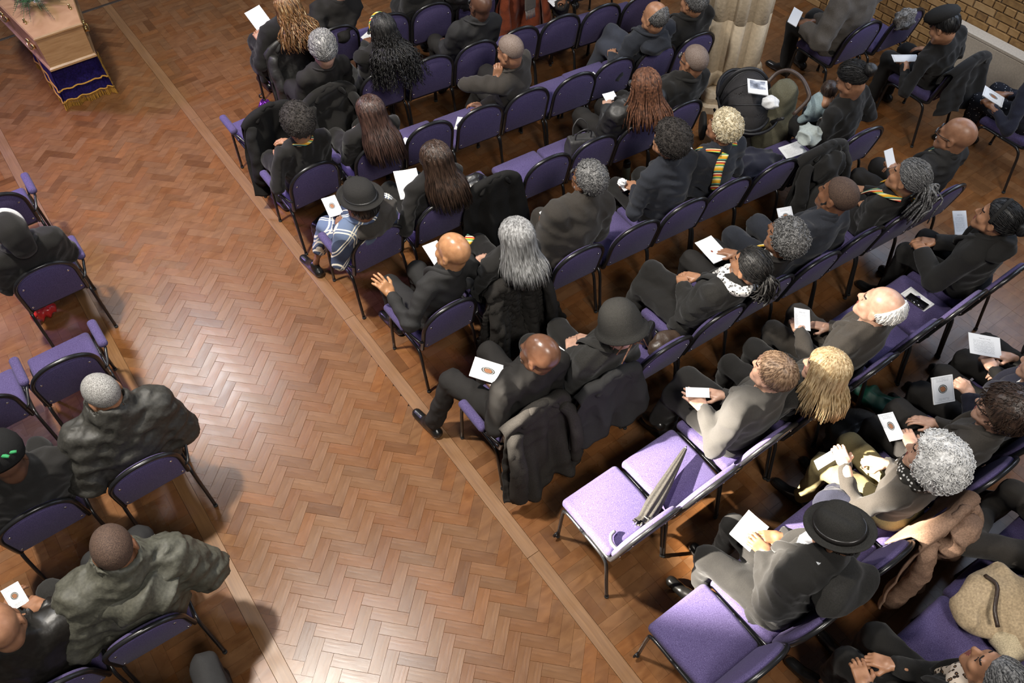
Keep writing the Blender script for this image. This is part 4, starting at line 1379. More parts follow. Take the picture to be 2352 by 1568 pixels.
def coat(chk, mat, label, zb=.25, w=.25, amp=.03, nf=7, sleeves=True, fur=0.0, hood=False, front=.60, seed=1, cat='coat', name='coat', spread=.06, skew=0.0, lining=None, sl=(.30, .30), thick=.012, out=.0):
    x, y, a = CHAIRS[chk]
    root = empty(name, (x, y, 0), a); tag(root, label, cat)
    rr = np.random.RandomState(seed); ph = rr.rand(4)*6
    NU, NT = (110, 100) if fur else (72, 64)
    V, F = [], []
    for i in range(NU+1):
        uu = i/NU*2-1
        top = ZS+(ZT-ZS)*sqrt(max(0, 1-min(1, abs(uu)*.92)**2.2))+.022
        fr = front+.06*sin(uu*3+ph[0])
        for j in range(NT+1):
            t = j/NT
            if t < .22:
                k = t/.22; zz = fr+(top-fr)*sin(k*pi/2); yy = back_y(zz)+.052-.03*k; dn = 0
            elif t < .30:
                k = (t-.22)/.08; an = pi*k; zz = top+.016*sin(an); yy = back_y(top)+.022*cos(an)-.006; dn = 0
            else:
                k = (t-.30)/.70; dn = k; zz = top-(top-zb+.03*sin(uu*5+ph[1]))*k
                yy = back_y(max(zz, .46))*(1-k)+back_y(top)*k*1.0-.030-.035*k-out*k
            xx = uu*(min(w, HB+.03)+(w-min(w, HB+.03)+spread)*dn**.8)+skew*dn
            f = amp*dn**.7*(sin(uu*nf+ph[2]+1.2*sin(zz*7))+.5*sin(uu*nf*2.1+ph[3]))
            yy -= f+amp*dn*.8
            V.append((xx, yy, zz))
    V = np.array(V)
    V[:, 1] -= .012*(1-2*np.abs(waves(V, seed+20, 26, 3)))
    if fur:
        V = V+nrm([0, -1, .3])*(fur*waves(V, seed, 190, 8)+fur*.7*waves(V, seed+1, 90, 6))[:, None]
    g = lambda i, j: i*(NT+1)+j
    for i in range(NU):
        for j in range(NT):
            F.append((g(i, j), g(i, j+1), g(i+1, j+1), g(i+1, j)))
    o = link('coat_body', make_mesh('coat_body', V, F, mat), root)
    md = o.modifiers.new('thickness', 'SOLIDIFY'); md.thickness = thick; md.offset = 1
    if sleeves:
        for sd, zl in zip((-1, 1), sl):
            P = catmull([(sd*.17, back_y(.8)-.045, .80), (sd*.215+skew*.2, -.17-out*.3, .70), (sd*.225+skew*.5, -.21-out*.6, .52), (sd*.215+skew*.8+sd*spread*.4, -.20-out, max(zl, .12))], 8)
            r = np.linspace(.045, .062, len(P)); r[-1] = .05; r[0] = .02
            Vt, Ft = tube(P, r, 16 if not fur else 28, flat=.75)
            Vt = np.array(Vt); Vt += (.014*(1-2*np.abs(waves(Vt, seed+sd, 42, 3))))[:, None]*np.array([.3, 1, .1])
            if fur: Vt = Vt+(fur*waves(Vt, seed+4, 190, 8))[:, None]*np.array([.5, .8, .2])
            mb = MB(); mb.add((Vt, Ft)); mb.build('sleeve', mat, root)
    # collar roll along the crown of the hoop
    P = catmull([(-.13, back_y(.86)-.035, .82), (-.07, back_y(.9)-.02, .905), (0, back_y(.9)-.015, .925), (.07, back_y(.9)-.02, .905), (.13, back_y(.86)-.035, .82)], 6)
    Vt, Ft = tube(P, .024+.004*np.sin(np.arange(len(P))), 10, flat=.8)
    mb = MB(); mb.add((Vt, Ft)); mb.build('collar', mat, root)
    if hood:
        V, F = surf(lambda P: s_ell(P, (0, -.19, .74), (.14, .07, .13))-.020*(1-2.2*np.abs(waves(P, seed, 30, 3))), (-.2, -.32, .55), (.2, -.08, .92), .013)
        link('hood', make_mesh('hood', V, F, mat), root)
    return root

def heap(name, center, r, mat, label, cat, seed=1, amp=.02, fr=34, k=3, h=.011, floorz=None, rot=0.0, link_to=None, sub=None):
    """crumpled cloth or a soft bag: a few blended lumps with deep folds"""
    rr = np.random.RandomState(seed); r = np.array(r, float)
    lumps = [((rr.rand(3)-.5)*r*np.array([1.0, 1.0, .5]), r*(.55+.25*rr.rand())) for _ in range(k)]
    def f(P):
        d = s_ell(P, (0, 0, 0), r*.8)
        for c, q in lumps: d = smin(d, s_ell(P, c, q), .04)
        d = d-amp*.9*(1-2*np.abs(waves(P, seed, fr, 3)))-amp*.45*waves(P, seed+3, fr*2.3, 4)
        if floorz is not None: d = np.maximum(d, (floorz-center[2])-P[..., 2])
        return d
    V, F = surf(f, -r*1.5-.03, r*1.5+.03, h)
    o = link(name, make_mesh(name, V, F, mat), link_to, loc=tuple(center), rotz=rot)
    if label: tag(o, label, cat)
    return o

LEATHER = plain('black_leather', (.014, .0135, .013), .35, spec=.55, bump=.25, scale=70)
BROWNL = plain('brown_leather', (.05, .032, .022), .4, bump=.3, scale=40)
GOLD = plain('brass', (.78, .58, .25), .25, metal=1.0)
SILV = plain('steel', (.62, .62, .64), .3, metal=1.0)

def handbag(center, size, rot, label, mat=None, strap=True, quilt=False, seed=1, tip=0.0):
    mat = mat or LEATHER
    e = empty('handbag', tuple(center), rot); tag(e, label, 'handbag')
    h = np.array(size)/2
    def f(P):
        q = P.copy(); q[..., 1] = P[..., 1]/(1-.35*np.clip(P[..., 2]/h[2], 0, 1))
        d = s_box(q, (0, 0, 0), h, .025)
        if quilt: d = d-.004*np.abs(np.sin((P[..., 0]+P[..., 2])*55))*np.abs(np.sin((P[..., 0]-P[..., 2])*55))
        else: d = d-.012*waves(P, seed, 26, 4)
        return d
    V, F = surf(f, -h-.03, h+.03, .009)
    b = link('bag_body', make_mesh('bag_body', V, F, mat), e)
    if strap:
        for sd in (-1, 1):
            P = catmull([(-h[0]*.55, sd*h[1]*.35, h[2]*.9), (-h[0]*.5, sd*h[1]*.6, h[2]+.07), (0, sd*h[1]*.9, h[2]+.12), (h[0]*.5, sd*h[1]*.6, h[2]+.07), (h[0]*.55, sd*h[1]*.35, h[2]*.9)], 5)
            mb = MB(); mb.add(tube(P, .006, 6)); mb.build('strap', mat, e)
    mb = MB(); mb.add(rbox((0, h[1]*.72, h[2]*.55), (.016, .005, .011), .003, 1)); mb.build('clasp', GOLD if not quilt else SILV, e)
    return e

# hats in head space
def hat_lathe(prof, mat, band=None, sx=.92, sy=1.14, c=(0, -.012, .03), tilt=0.0, crush=None, name='hat'):
    def fn(I):
        V, F = lathe(prof, (0, 0, 0), 36, sx, sy)
        V = np.array(V)
        if crush is not None: V = crush(V)
        V = V @ rx(radians(tilt)).T+np.array(c)
        mb = MB(); mb.add((V, F))
        o = I['hlink'](name, mb.mesh(name, mat))
        if band is not None:
            r, z0, z1, bm = band
            V, F = lathe([(r-.004, z0), (r+.002, z0+.002), (r+.002, z1-.002), (r-.004, z1)], (0, 0, 0), 36, sx, sy)
            V = np.array(V) @ rx(radians(tilt)).T+np.array(c)
            m2 = MB(); m2.add((V, F)); link('hat_band', m2.mesh('hat_band', bm), o)
        I['hat'] = o
    return fn
# ------------------------------------------------------------------ chairs in their rows
D = radians
def ch(k, x, y, a, lab, arms='', ring=False):
    chair(k, x, y, D(a), arms, lab, ring)
B = 'purple stacking chair '
ch('P1', 2.18, 6.62, -3, B+'under the woman reading a large white sheet', ring=True)
ch('P2', 2.62, 6.53, -6, B+'behind the man with a raised hand near the coffin')
ch('P3', 3.10, 6.42, -8, B+'with its back half hidden by long black curls')
ch('P4', 3.52, 6.33, -9, B+'at the top edge left of the man in spectacles')
ch('P5', 3.97, 6.25, -9, B+'under the dark padded jacket behind the man in spectacles')
ch('P6', 4.42, 6.18, -9, B+'hung with the rust-red coat')
ch('P7', 4.84, 6.08, -9, B+'with bare seat beside the rust-red coat, top edge')
ch('P8', 5.28, 6.00, -9, B+'under the person with a booklet on the knee, top edge')
ch('Q1', 1.60, 5.82, 0, B+'with armrest at the aisle hung with a black overcoat', 'L')
ch('Q2', 2.12, 5.76, -4, B+'of the grey-haired man, hung with a black coat')
ch('Q3', 2.61, 5.70, -6, B+'under the woman with very long black curls')
ch('Q4', 3.06, 5.62, -7, B+'empty, between the long black curls and the man in spectacles')
ch('Q5', 3.50, 5.57, -7, B+'behind the man in spectacles near the top edge')
ch('Q6', 3.93, 5.52, -8, B+'empty, just right of the chin-resting man')
ch('Q7', 4.35, 5.45, -8, B+'empty, two right of the chin-resting man')
ch('Q8', 4.76, 5.36, -8, B+'empty, left of the man with folded legs and hood')
ch('Q9', 5.18, 5.28, -8, B+'empty at the top edge just behind the balding man in the hood')
ch('R1', 1.57, 4.97, 0, B+'with armrests of the person with short curls and patterned collar', 'LR')
ch('R2', 2.11, 4.90, -4, B+'behind the woman with straight brown hair over her jumper')
ch('R3', 2.56, 4.86, -6, B+'with a pale blue folder on its seat')
ch('R4', 3.01, 4.79, -6, B+'with an elbow resting on its back')
ch('R5', 3.45, 4.74, -6, B+'under the chin-resting man in a dark suit')
ch('R6', 3.90, 4.67, -6, B+'empty, right behind the chin-resting man with bare seat showing')
ch('R7', 4.31, 4.64, -7, B+'with a booklet standing on its seat')
ch('R8', 4.73, 4.57, -7, B+'under the balding man in a hooded jacket')
ch('R9', 5.13, 4.50, -7, B+'of the man half hidden by the stone pillar')
ch('S1', 1.62, 4.08, 0, B+'with armrests under the woman in the blue plaid coat', 'LR')
ch('S2', 2.15, 4.05, -2, B+'under the long-haired woman holding an open leaflet')
ch('S3', 2.58, 4.03, -3, B+'draped with a black woollen coat in mid row')
ch('S4', 3.08, 3.97, -4, B+'empty, with pale seat showing right of the draped woollen coat')
ch('S5', 3.51, 3.93, -5, B+'with a slouchy grey-black bag on its seat')
ch('S6', 3.93, 3.88, -5, B+'behind the woman with copper locs')
ch('S7', 4.36, 3.85, -5, B+'of the grey-stubbled bald man in front of the pillar')
ch('T1', 1.66, 3.19, 0, B+'with armrests of the shiny-headed man raising his hand', 'LR')
ch('T2', 2.16, 3.15, -2, B+'covered by the curly black fleece coat')
ch('T3', 2.67, 3.07, -4, B+'behind the broad man with salt-and-pepper curls')
ch('T4', 3.15, 3.02, -5, B+'empty, between the broad curly-haired man and the youth with an afro')
ch('T5', 3.59, 2.98, -5, B+'behind the youth with the dark afro')
ch('T6', 4.01, 2.95, -6, B+'behind the woman with cropped bleached curls')
ch('T7', 4.44, 2.89, -6, B+'piled with dark clothes and a white booklet')
ch('T8', 4.85, 2.82, -7, B+'with a dark jacket heaped on its back')
ch('T9', 5.27, 2.75, -7, B+'behind the mother holding a baby')
ch('U1', 1.64, 2.23, 0, B+'at the aisle with armrest and a charcoal overcoat on its back', 'L')
ch('U2', 2.14, 2.14, -2, B+'under the person in a grey felt hat')
ch('U3', 2.61, 2.10, -2, B+'holding a brown leather bag')
ch('U4', 3.08, 2.09, -2, B+'behind the woman in the black and white spotted scarf')
ch('U5', 3.53, 2.08, -3, B+'behind the man with wild grey curls')
ch('U6', 3.95, 2.04, -4, B+'behind the bearded young man in a white collar')
ch('U7', 4.39, 2.02, -4, B+'empty, behind the ponytailed woman and left of her seat')
ch('U8', 4.79, 1.98, -4, B+'under the grey ponytail')
ch('U9', 5.22, 1.95, -4, B+'behind the bald man with white beard and spectacles')
ch('V1', 1.73, 1.25, 0, B+'in full sun with an umbrella handle on its seat', ring=True)
ch('V2', 2.19, 1.24, 0, B+'empty, with the furled umbrella lying across its seat')
ch('V3', 2.66, 1.25, 0, B+'under the man in the grey tweed jacket')
ch('V4', 3.12, 1.23, 0, B+'behind the woman with straight blonde hair')
ch('V5', 3.56, 1.23, 0, B+'under the elderly balding man')
ch('V6', 4.01, 1.24, 0, B+'empty, beside the elderly balding man')
ch('V7', 4.45, 1.22, 0, B+'with a black phone on a booklet on its seat')
ch('V8', 4.89, 1.20, 0, B+'under the woman with a black hairband')
ch('W1', 1.65, 0.38, 0, B+'empty, nearest the camera at the aisle', ring=True)
ch('W2', 2.10, 0.36, 0, B+'under the woman in the black trilby and hooded coat')
ch('W3', 2.60, 0.37, 0, B+'with a navy drawstring bag on its seat')
ch('W4', 3.05, 0.36, 0, B+'hung with a taupe jacket')
ch('W5', 3.50, 0.35, 0, B+'under the man in dark-rimmed glasses with wavy hair')
ch('W6', 3.95, 0.35, 0, B+'under the person in a navy coat')
ch('W7', 4.40, 0.34, 0, B+'under the person in a pinstripe suit')
ch('X1', 2.25, -.50, 0, B+'under the woman in the leopard scarf, bottom edge')
ch('X2', 2.68, -.45, 0, B+'empty, near the bottom right corner')
ch('X3', 3.12, -.44, 0, B+'with a beige sheepskin coat on its seat')
ch('X4', 3.57, -.42, 0, B+'at the right edge under folded black trousers')
ch('L1', -.52, 6.08, 0, B+'with armrest, farthest on the left side', 'R')
ch('L2', -.44, 5.15, 1, B+'with armrest behind the person in a white headband', 'R')
ch('L3', -.58, 4.26, 1, B+'empty, with armrest in front of the grey-stubbled man at left', 'R')
ch('L3b', -1.10, 4.25, 1, B+'with armrest, cut by the left edge', 'R')
ch('L4', -.43, 3.25, 1, B+'with armrest under the grey-stubbled man at left', 'R')
ch('L4b', -1.03, 3.32, 1, B+'behind the person in a black knitted cap')
ch('L5', -.77, 2.33, -2, B+'behind the man in the olive padded coat')
ch('L5b', -1.25, 2.33, 0, B+'behind the person in a black leather jacket, bottom left')
ch('L6', -.74, 1.38, 0, B+'out of sight under the knee at the bottom edge')
ch('Z1', 6.45, 3.72, -5, B+'behind the person in a grey fleece')
ch('Z2', 6.92, 3.62, -5, B+'with a checked scarf, beside the brick wall')
ch('Z3', 6.72, 2.85, -3, B+'under the person in a dark beret')
ch('Z4', 6.85, 1.98, -3, B+'under the person in navy at the right edge')

# ------------------------------------------------------------------ people, row by row
K = pattern('kente_stripe', 'kente')
FELT = fabric('black_felt', (.022, .021, .020), .95, 300)
FELTG = fabric('grey_felt', (.026, .025, .023), .97, 240, bump=.6)
def sash(I, pts, w=.030, mat=None, name='kente_sash'):
    P = catmull([I['tl'](p) for p in pts], 6)
    mb = MB(); mb.add(tube(P, w, 8, flat=.28)); mb.build(name, mat or K, I['root'])
def tie(I):
    P = catmull([I['tl']((0, .082, I['Lt']-.01)), I['tl']((0, .11, I['Lt']-.08)), I['tl']((0, .125, I['Lt']-.2))], 5)
    mb = MB(); mb.add(tube(P, np.linspace(.014, .024, len(P)), 6, flat=.5)); mb.build('tie', K, I['root'])
def watch(I, sd, face=(.03, .03, .03), band=SILV):
    w, e = I['W'][sd], I['E'][sd]; d = nrm(e-w)
    a = nrm(np.cross(d, [0, 0, 1.0])); b = np.cross(a, d); c = w+d*.012
    mb = MB(); mb.add(tube([c+.033*(cos(t)*a+sin(t)*b) for t in np.linspace(0, 2*pi, 17)[:-1]], .006, 6, closed=True, flat=1.6)); o = mb.build('wristwatch', band, I['root'])
    mb = MB(); V, F = lathe([(.017, 0), (.018, .003), (.016, .006)], (0, 0, 0), 14); R = np.array([a, d, b]).T; mb.add((np.array(V) @ R.T+c+b*.034, F)); link('watch_face', mb.mesh('watch_face', plain('watch_dial', face, .2)), o)

# row by the coffin
person('P1', 'P1', (662, 22), 'woman with wavy caramel hair in a black cape reading a large white sheet', ('wavy', 'caramel', .30), 'tan', 'black', style='cape', hl=(592, 80, .78), pl='hold', hrr=(640, 70, .72), hy=18, hp=18, hair2='blond', dl=(-.1, .9, .3))
person('P2', 'P2', (778, -35), 'person in a black jacket with clasped raised hands beside the reading woman', ('short', 'brown'), 'light', 'suit', hl=(706, 38, .92), hrr=(712, 42, .92), pl='fist', pr='fist', bulk=.012)
person('P4', 'P4', (985, -75), 'person in a black coat cut off at the top edge, knee towards the coffin', ('short', 'black'), 'brown', 'coat', style='coat')
person('P5', 'P5', (1085, -70), 'person in a black padded jacket seated behind the man in spectacles', ('short', 'black'), 'brown', 'puffer', style='puffer')
person('P8', 'P8', (1345, -70), 'person in a dark jacket with a booklet on the knee at the top edge', ('short', 'black'), 'brown', 'suit', style='coat', hl=(1290, 2, .68), pl='hold', bulk=.015)
person('Q2', 'Q2', (744, 116), 'grey-haired man in a black suit leaning towards the aisle', ('comb', 'grey'), 'light', 'suit', legs='suit', hy=-12, hp=14, inner='bluegrey', tw=8, bulk=.008)
def headband(I):
    mb = MB(); P = [(.09*cos(t)*1.0, -.012+.052*0+.035*sin(t)*0+.02, .034+.105*sin(t)) for t in np.linspace(-.2, pi+.2, 22)]
    mb.add(tube([(x, y+.012, z) for x, y, z in P], .014, 8, flat=.6)); I['hlink']('headband', mb.mesh('headband', K))
person('Q3', 'Q3', (880, 72), 'woman with very long black curls and an orange headband', ('curlylong', 'black', .42), 'brown', 'black', style='knit', hy=12, hp=16, hl=(846, 84, .74), pl='hold', extra=headband, hair2=None)
person('Q5', 'Q5', (1104, 12), 'bald man in silver spectacles and dark suit near the top edge', ('x',), 'dark', 'charcoal', legs='suit', glasses=True, hy=2, hl=(1020, 92, .64), extra=tie, bulk=.008)
person('R1', 'R1', (686, 284), 'person with short black curls and a bright patterned collar, fingers interlaced', ('afro', 'curlblack'), 'tan', 'black', style='knit', hl=(638, 348, .80), hrr=(655, 325, .86), dl=(.2, .8, .35), dr=(-.75, .5, .3), pl='fist', pr='relax', hp=12, hy=-4, extra=lambda I: sash(I, [(-.07, .05, I['Lt']+.0), (-.055, -.045, I['Lt']+.035), (0, -.075, I['Lt']+.045), (.055, -.045, I['Lt']+.035), (.07, .05, I['Lt'])], .024))
person('R2', 'R2', (853, 262), 'woman with long straight reddish brown hair over a black jumper', ('long', 'auburn', .34), 'light', 'black', style='knit', hy=8, hp=20, hl=(812, 300, .70), pl='hold')
person('R5', 'R5', (1172, 118), 'bald man in a dark suit resting his chin on his fist', ('buzz', 'stubble'), 'mid', 'browngrey', legs='suit', hy=25, hp=14, tw=28, hl=(1144, 160, 1.06), pl='fist', dl=(.25, .15, .95), hrr=(1092, 240, .66), inner='white', cross='R', extra=lambda I: (tie(I), watch(I, -1)))
person('R8', 'R8', (1503, 40), 'balding man in a hooded black anorak with folded legs', ('fringe', 'salt'), 'tan', 'bluegrey', legs='jean', style='coat', hy=10, hp=4, hl=(1405, 118, .66), cross='R', extra=lambda I: heap('hood', I['tl']((.03, -.12, I['Lt']-.03)), (.15, .09, .10), cloth('bluegrey'), None, None, 5, .02, 30, 2, .012, link_to=I['root']))
person('R9', 'R9', (1594, 4), 'short-haired man in black partly behind the pillar', ('short', 'salt'), 'tan', 'black', style='coat', hy=8)
# plaid row
def plaidhat(I):
    hat_lathe([(.004, .135), (.05, .133), (.082, .118), (.093, .09), (.098, .055), (.104, .035), (.125, .028), (.138, .036), (.142, .048), (.134, .040), (.112, .030), (.095, .03)], FELT, (.099, .036, .058, plain('hat_ribbon', (.02, .02, .02), .4)), tilt=-8)(I)
    rr = np.random.RandomState(3); mb = MB()
    for i in range(16):
        a = rr.rand()*6.28; p = np.array([.02+.03*cos(a), .095+.02*sin(a), .10+.02*rr.rand()])
        mb.add((rbox((0, 0, 0), (.016, .010, .003), .003, 1)[0] @ rz(a).T @ rx(rr.rand()*1.2).T+p, rbox((0, 0, 0), (.016, .010, .003), .003, 1)[1]))
    link('hat_flower', mb.mesh('hat_flower', [FELT]), I['hat'])
    heap('shawl', I['tl']((.05, -.05, I['Lt']-.04)), (.185, .12, .10), cloth('browngrey'), None, None, 8, .022, 26, 3, .012, link_to=I['root'])
PL = pattern('blue_plaid', 'plaid')
person('S1', 'S1', (830, 468), 'woman in a black brimmed hat and blue plaid wool coat', ('short', 'black'), 'brown', PL, legs=PL, skirt=True, style='coat', hatfn=plaidhat, hl=(783, 502, .80), hrr=(800, 495, .80), pl='hold', pr='hold', hy=8, hp=-2, hs=1.14, knees={-1: (-.16, .48, .56), 1: (.06, .52, .56)}, feet={-1: (-.30, .62, .085), 1: (-.02, .52, .085)}, tw=12)
person('S2', 'S2', (1001, 368), 'woman in glasses with long dark brown hair reading an open leaflet', ('long', 'brown', .33), 'light', 'black', style='knit', glasses=True, hl=(942, 452, .74), pl='hold', hrr=(950, 440, .74), pr='hold', hy=14, hp=16)
person('S6', 'S6', (1480, 198), 'woman in glasses with copper-tipped locs and quilted dark jacket', ('dreads', 'dreads', .30), 'light', 'puffer', legs='suit', style='coat', glasses=True, hl=(1394, 234, .74), hrr=(1402, 238, .72), pl='hold', pr='hold', hy=6, hp=8, bulk=.012)
person('S7', 'S7', (1594, 140), 'bald man with grey stubble and glasses in a black coat by the pillar', ('buzz', 'stubble'), 'mid', 'black', style='coat', glasses=True, inner='fleece', hy=4, bulk=.012)
# raised hand row
def card(I): pass
person('T1', 'T1', (1040, 577), 'shiny bald man in a charcoal suit lifting his left hand', ('x',), 'bronze', 'charcoal', legs='charcoal', hl=(880, 655, .92), pl='spread', dl=(-.35, .55, .75), hrr=(1010, 640, .70), hy=16, hp=6, tw=8, hs=1.12, extra=lambda I: None)
person('T2', 'T2', (1186, 548), 'woman with long silver-grey hair parted in the middle', ('long', 'silver', .26), 'light', 'black', style='knit', hrr=(1130, 594, .72), hl=(1105, 590, .70), pl='fist', pr='fist', hy=4, hp=14, hs=1.12, extra=lambda I: sash(I, [(-.11, .30, .16), (-.05, .33, .17)], .036))
person('T3', 'T3', (1352, 412), 'broad bearded man with salt-and-pepper curls in a black suit', ('tight', 'salt'), 'brown', 'browngrey', legs='browngrey', glasses=True, beard=('full', 'grey'), hl=(1250, 500, .72), pl='hold', hrr=(1268, 492, .70), hy=8, bulk=.035, s=1.06, hs=1.1)
person('T5', 'T5', (1538, 324), 'youth with a dark afro in a navy-black jacket holding a tissue', ('afro', 'curlblack'), 'tan', 'bluegrey', style='suit', hl=(1442, 425, .70), hrr=(1455, 430, .68), pl='relax', dl=(-.4, .8, -.1), hy=8, hp=4, s=1.04, hs=1.1)
def sashes(I, sd=-1):
    L = I['Lt']; sash(I, [(.055, -.07, L+.05), (.10, .0, L+.025), (.10, .10, L-.06), (.085, .15, L-.2)], .032); sash(I, [(-.055, -.07, L+.05), (-.10, .0, L+.025), (-.10, .10, L-.06), (-.085, .15, L-.2)], .032)
    sash(I, [(.03*sd, -.09, L+.03), (.075*sd, -.118, L-.05), (.09*sd, -.142, L-.16), (.09*sd, -.150, L-.28)], .034)
person('T6', 'T6', (1662, 293), 'woman with cropped bleached blonde curls and striped stole', ('crop', 'bleach'), 'mid', 'bluegrey', style='suit', hl=(1582, 358, .74), pl='hold', hy=6, hs=1.08, extra=sashes)
person('T9', 'T9', (1956, 182), 'mother with dark hair tied back cradling a baby', ('bun', 'black'), 'mid', 'black', style='knit', hy=22, hp=34, hl=(1886, 262, .72), hrr=(1900, 255, .70), pl='relax', pr='hold', tw=10, extra=lambda I: watch(I, -1, (.01, .01, .01), plain('white_strap', (.7, .7, .7), .5)))
# charcoal overcoat row
person('U1', 'U1', (1240, 812), 'bald man in a black suit and white collar holding a portrait booklet', ('x',), 'deep', 'suit', legs='suit', hl=(1126, 872, .74), hrr=(1140, 868, .74), pl='hold', pr='hold', dl=(-.1, .9, .25), dr=(-.6, .7, .2), hy=14, hp=6, inner='white', hs=1.12, bulk=.014, s=1.05, knees={-1: (-.21, .54, .585), 1: (.13, .60, .56)}, feet={-1: (-.36, .62, .085), 1: (.06, .60, .085)})
def felt(I):
    hat_lathe([(.004, .140), (.035, .138), (.072, .122), (.096, .088), (.110, .045), (.117, 0.0), (.126, -.026), (.142, -.036), (.140, -.042), (.112, -.02), (.098, .02)], FELTG, tilt=-4, sx=1.0, sy=1.12)(I)
    mb = locks(16, .085, .0065, 4, amax=1.9, jit=.03, emin=-.1, emax=.0, sides=5, spread=.03)
    I['hlink']('hair_locks', mb.mesh('locks', [HR['dreads']]))
person('U2', 'U2', (1424, 752), 'person in a rounded grey felt hat with short locs showing', ('x',), 'light', 'coat', style='coat', hatfn=felt, hl=(1312, 782, .72), pl='fist', hrr=(1330, 775, .70), pr='fist', hy=2, hp=20, s=1.02, hs=1.1, tw=6)
person('U4', 'U4', (1722, 612), 'woman with sleek dark hair and a black and white spotted scarf', ('pony', 'black', -.10), 'tan', 'coat', style='coat', scarf=pattern('snow_leopard', 'snow'), hl=(1566, 640, .70), hrr=(1580, 632, .70), hy=2, hs=1.08, cross='R', bulk=.01)
person('U5', 'U5', (1802, 550), 'man with wild grey curls and a green and gold tie', ('curly', 'salt'), 'mid', 'suit', legs='suit', inner='white', hl=(1690, 600, .68), hy=4, hs=1.05, extra=lambda I: (tie(I)))
person('U6', 'U6', (1924, 450), 'young bearded man in a dark suit and white collar reading a booklet', ('buzz', 'stubbledark'), 'brown', 'bluegrey', legs='bluegrey', inner='white', beard=('full', 'black'), hl=(1778, 520, .76), hrr=(1812, 508, .76), pl='hold', pr='hold', hy=6, hp=2, hs=1.14, s=1.05, bulk=.015)
person('U8', 'U8', (2086, 408), 'woman with braided grey hair in a long ponytail and striped stole', ('pony', 'salt', -.20), 'tan', 'black', style='knit', hl=(1985, 470, .70), hy=8, hs=1.1, extra=lambda I: sashes(I, 1), cross='R')
person('U9', 'U9', (2196, 312), 'bald man with white goatee and spectacles in a charcoal suit', ('x',), 'mid', 'charcoal', legs='suit', glasses=True, beard=('goatee', 'white'), hl=(2045, 375, .78), hrr=(2055, 385, .74), pl='hold', hy=10, hp=8, hs=1.12, bulk=.015, extra=tie)
# sunlit row
person('V3', 'V3', (1776, 856), 'man with receding sandy hair in a grey tweed jacket', ('short', 'sandy'), 'light', 'tweed', legs='black', hl=(1596, 918, .76), hrr=(1630, 902, .74), pl='flat', pr='hold', hy=4, hp=4, hs=1.06, s=1.03, bulk=.012, cross='R', dl=(-.2, .85, .3))
person('V4', 'V4', (1896, 846), 'woman with straight shoulder-length blonde hair', ('long', 'blond', .30), 'light', 'coat', style='suit', hy=12, hp=8, hs=1.04)
person('V5', 'V5', (2022, 704), 'elderly balding man in a brown-grey suit with striped shirt', ('fringe', 'white'), 'light', 'browngrey', legs='browngrey', inner='white', hl=(1828, 740, .76), pl='hold', hy=4, hp=-2, hs=1.14, s=1.05, bulk=.012, knees={-1: (-.16, .58, .60), 1: (.12, .60, .56)})
def hairband(I):
    mb = MB(); mb.add(tube([(.088*cos(t), .008, .034+.104*sin(t)) for t in np.linspace(-.15, pi+.15, 22)], .013, 8, flat=.7)); I['hlink']('hairband', mb.mesh('hairband', FELT))
    heap('hood', I['tl']((.0, -.11, I['Lt']-.02)), (.13, .08, .10), cloth('black'), None, None, 5, .018, 30, 2, .012, link_to=I['root'])
person('V7', 'V8', (2290, 502), 'woman with dark hair, black hairband and hooded coat, hands clasped', ('bun', 'black'), 'tan', 'black', style='coat', hl=(2108, 560, .72), hrr=(2120, 552, .72), pl='fist', pr='relax', hy=6, hs=1.1, extra=hairband, bulk=.012)
# trilby row
def trilby(I):
    def cr(V):
        top = np.clip((V[:, 2]-.09)/.06, 0, 1); V[:, 2] -= .03*top*np.exp(-(V[:, 0]/.03)**2); return V
    hat_lathe([(.004, .150), (.045, .150), (.074, .135), (.090, .10), (.099, .055), (.106, .03), (.125, .022), (.140, .034), (.142, .042), (.124, .030), (.108, .036), (.095, .02)], FELTG, (.103, .032, .062, plain('hat_leather_band', (.016, .014, .013), .3)), tilt=-6, crush=cr, sx=.98, sy=1.16)(I)
    heap('hood', I['tl']((.05, -.16, I['Lt']-.10)), (.20, .12, .15), cloth('coat'), None, None, 15, .022, 22, 3, .013, link_to=I['root'])
    mb = MB(); rr = np.random.RandomState(5)
    for i in range(420):
        t = rr.rand(); p = I['tl']((-.12+.24*t, -.13-.03*rr.rand(), I['Lt']-.10-.10*abs(t-.5)))+rr.normal(size=3)*.012
        mb.add(tube([p, p+rr.normal(size=3)*.012+np.array([0, -.008, -.008]), p+rr.normal(size=3)*.018+np.array([0, -.012, -.02])], [.0022, .0018, .0008], 3))
    mb.build('fur_trim', HR['black'], I['root'])
person('W2', 'W2', (1922, 1226), 'woman in a black trilby and big hooded coat reading a sheet', ('short', 'black'), 'brown', 'black', legs='black', style='coat', skirt=True, hatfn=trilby, scarf=fabric('pale_knit', (.40, .41, .43), .9, 200), hl=(1738, 1248, .76), hrr=(1758, 1232, .76), pl='hold', pr='relax', dl=(-.1, .95, .1), dr=(-.75, .6, 0), hy=8, hp=14, hs=1.06, bulk=.03, knees={-1: (-.17, .55, .58), 1: (.08, .60, .58)}, feet={-1: (-.20, .50, .10), 1: (.02, .58, .10)})
person('W4', 'W4', (2142, 1052), 'woman with a cloud of white curls and a floral scarf', ('bigcurl', 'white'), 'light', 'browngrey', legs='khaki', style='knit', scarf=pattern('black_white_floral', 'floral'), hl=(1930, 1040, .78), hrr=(2000, 1058, .80), pl='relax', pr='fist', hy=6, hs=1.1, bulk=.006, torso=.64)
